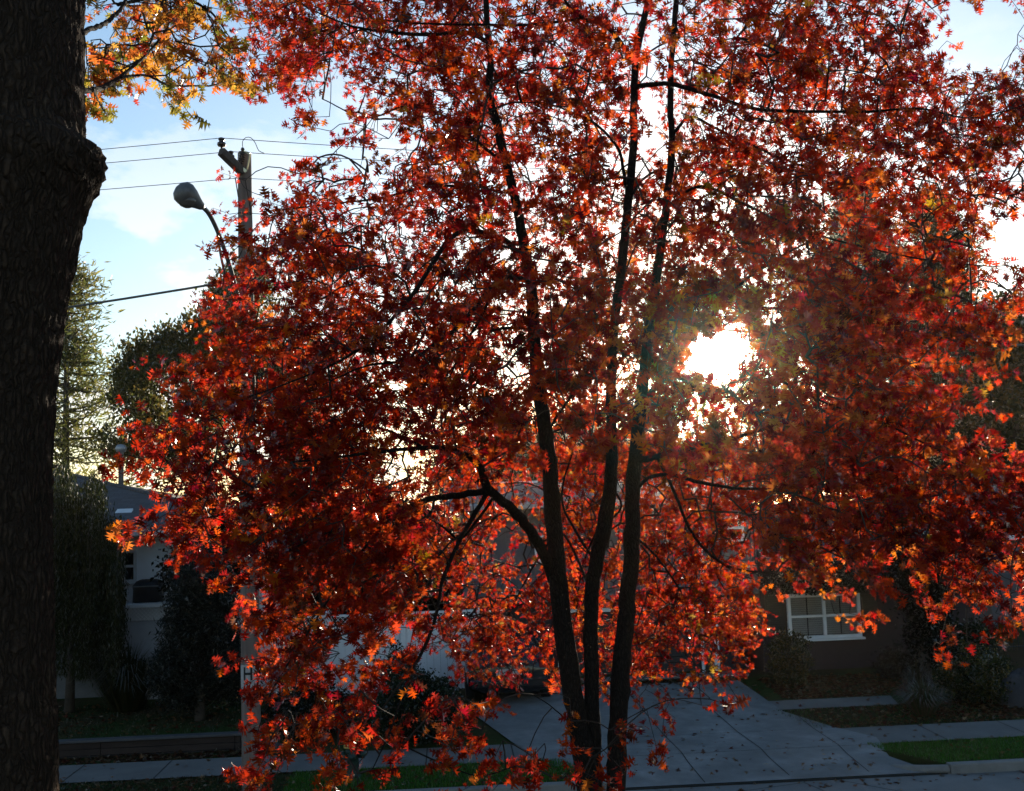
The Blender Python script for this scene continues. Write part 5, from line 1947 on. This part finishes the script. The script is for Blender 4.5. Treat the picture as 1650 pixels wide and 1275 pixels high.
    c = e0 + d * .62 + np.array([0, 0, -.06])
    MB().lathe(c, [(.15, 0), (.14, -.05), (.095, -.10), (.04, -.125)], 18, (0, -.1, 1)).build("lens", M_LENS, hd, smooth=True)

    # wires along the street
    def wire(name, label, mid, dyl, dyr, sag, r, left=True, right=True, m_=M_WIRE, grp="wires strung along the street"):
        pts = []
        A = mid + np.array([-38, dyl, 0.0]); B = mid + np.array([38, dyr, 0.0])
        if left:
            for t in np.linspace(1, 0, 40)[:-1]:
                q = mid + (A - mid) * t
                pts.append(q - np.array([0, 0, 4 * sag * t * (1 - t)]))
        pts.append(mid)
        if right:
            for t in np.linspace(0, 1, 40)[1:]:
                q = mid + (B - mid) * t
                pts.append(q - np.array([0, 0, 4 * sag * t * (1 - t)]))
        o = MB().tube(pts, r, 6).build(name, m_, smooth=True, origin=mid)
        tag(o, label, "wire", grp)
    wire("power_line", "topmost thin wire, tied on the insulator at the crossarm tip", i1 + np.array([0, 0, .15]), 0, 0, .85, .0055)
    wire("power_line", "second thin wire down, tied on the smaller insulator by the pole top", i2 + np.array([0, 0, .12]), 0, 0, .80, .0055)
    wire("power_line", "third thin wire down, passing the pole just below the crossarm", at(386, 287, Yp - .14), 0, 0, .72, .0055)
    mid = at(398, 449, Yp - .14)
    wire("phone_cable", "thick twisted cable sagging from the pole towards the big trunk", mid, -2, 0, 1.6, .02, right=True, m_=M_CABLE)


pole()

# ------------------------------------------------------------------ haze volume added to spread a warm veil round the sun
m_, nt_, out_ = mat_new("sun_glow_haze")
pv = N(nt_, "ShaderNodeVolumePrincipled")
pv.inputs["Color"].default_value = (1, .84, .64, 1)
pv.inputs["Density"].default_value = 0.00026
pv.inputs["Anisotropy"].default_value = .91
nt_.links.new(pv.outputs[0], out_.inputs["Volume"])
hz_ = MB().box(-330, 330, -70, 610, -1.5, 26).build("haze", m_, origin=(0, 0, 0))
tag(hz_, "thin haze added over the street for a warm glow round the sun", "haze", kind="stuff")

# ------------------------------------------------------------------ light and sky
w = bpy.data.worlds.new("World")
SC.world = w
w.use_nodes = True
nt = w.node_tree
nt.nodes.clear()
L = nt.links
out = N(nt, "ShaderNodeOutputWorld")
bg = N(nt, "ShaderNodeBackground")
sky = N(nt, "ShaderNodeTexSky", sky_type="NISHITA")
sky.sun_disc = False
sky.sun_elevation = SUN_EL
sky.sun_rotation = SUN_AZ
sky.air_density = 1.0
sky.dust_density = 0.5
sky.ozone_density = 3.0
tc = N(nt, "ShaderNodeTexCoord")
# thin bright clouds, a few puffs low in the sky
sep = N(nt, "ShaderNodeSeparateXYZ")
L.new(tc.outputs["Generated"], sep.inputs[0])
mp = N(nt, "ShaderNodeMapping")
mp.inputs["Scale"].default_value = (3.2, 3.2, 7.0)
mp.inputs["Location"].default_value = (2.3, 0.4, 1.7)
L.new(tc.outputs["Generated"], mp.inputs[0])
cn = N(nt, "ShaderNodeTexNoise")
cn.inputs["Scale"].default_value = 2.6
cn.inputs["Detail"].default_value = 9
cn.inputs["Roughness"].default_value = .58
L.new(mp.outputs[0], cn.inputs["Vector"])
cf = ramp(nt, cn.outputs["Fac"], [(.50, (0, 0, 0)), (.58, (1, 1, 1))])
hz = N(nt, "ShaderNodeMapRange")
hz.inputs[1].default_value = .42
hz.inputs[2].default_value = .12
L.new(sep.outputs[2], hz.inputs[0])
mul = N(nt, "ShaderNodeMath", operation="MULTIPLY")
L.new(cf, mul.inputs[0])
L.new(hz.outputs[0], mul.inputs[1])
mul2 = N(nt, "ShaderNodeMath", operation="MULTIPLY")
mul2.inputs[1].default_value = .8
L.new(mul.outputs[0], mul2.inputs[0])
CL = 6.0
wb = N(nt, "ShaderNodeVectorMath", operation="MULTIPLY")     # camera white balance set for shade-blue
wb.inputs[1].default_value = (1.52, 1.38, 1.24)
L.new(sky.outputs[0], wb.inputs[0])
skyc = mixcol(nt, mul2.outputs[0], wb.outputs[0], (CL, CL * .98, CL * .94))
# bright aureole round the sun
dot = N(nt, "ShaderNodeVectorMath", operation="DOT_PRODUCT")
nrm = N(nt, "ShaderNodeVectorMath", operation="NORMALIZE")
L.new(tc.outputs["Generated"], nrm.inputs[0])
L.new(nrm.outputs[0], dot.inputs[0])
dot.inputs[1].default_value = tuple(SUN)
mx = N(nt, "ShaderNodeMath", operation="MAXIMUM")
L.new(dot.outputs["Value"], mx.inputs[0])
mx.inputs[1].default_value = 0
acc = skyc
for e, k, c in ((9000, 300, (1, .93, .8)), (1500, 9, (1, .9, .72)), (120, .8, (1, .9, .75))):
    pw_ = N(nt, "ShaderNodeMath", operation="POWER")
    L.new(mx.outputs[0], pw_.inputs[0])
    pw_.inputs[1].default_value = e
    sc = N(nt, "ShaderNodeVectorMath", operation="SCALE")
    sc.inputs[0].default_value = tuple(k * a for a in c)
    L.new(pw_.outputs[0], sc.inputs["Scale"])
    ad = N(nt, "ShaderNodeVectorMath", operation="ADD")
    L.new(acc, ad.inputs[0])
    L.new(sc.outputs[0], ad.inputs[1])
    acc = ad.outputs[0]
L.new(acc, bg.inputs["Color"])
bg.inputs["Strength"].default_value = 0.10
L.new(bg.outputs[0], out.inputs[0])

ld = bpy.data.lights.new("sun", "SUN")
ld.energy = 5.0
ld.angle = R(.53)
ld.color = (1.0, .87, .68)
lo = bpy.data.objects.new("sun", ld)
COL.objects.link(lo)
lo.location = (10, 40, 20)
lo.rotation_euler = Vector(-SUN).to_track_quat("-Z", "Y").to_euler()

SC.view_settings.view_transform = "Standard"
SC.view_settings.look = "None"
SC.view_settings.gamma = 1
SC.view_settings.exposure = 1.1
SC.render.engine = "CYCLES"
SC.cycles.max_bounces = 8
SC.cycles.diffuse_bounces = 4
SC.cycles.glossy_bounces = 3
SC.cycles.transmission_bounces = 4
SC.cycles.transparent_max_bounces = 8
SC.cycles.volume_bounces = 0
SC.cycles.use_denoising = True
SC.cycles.sample_clamp_indirect = 6
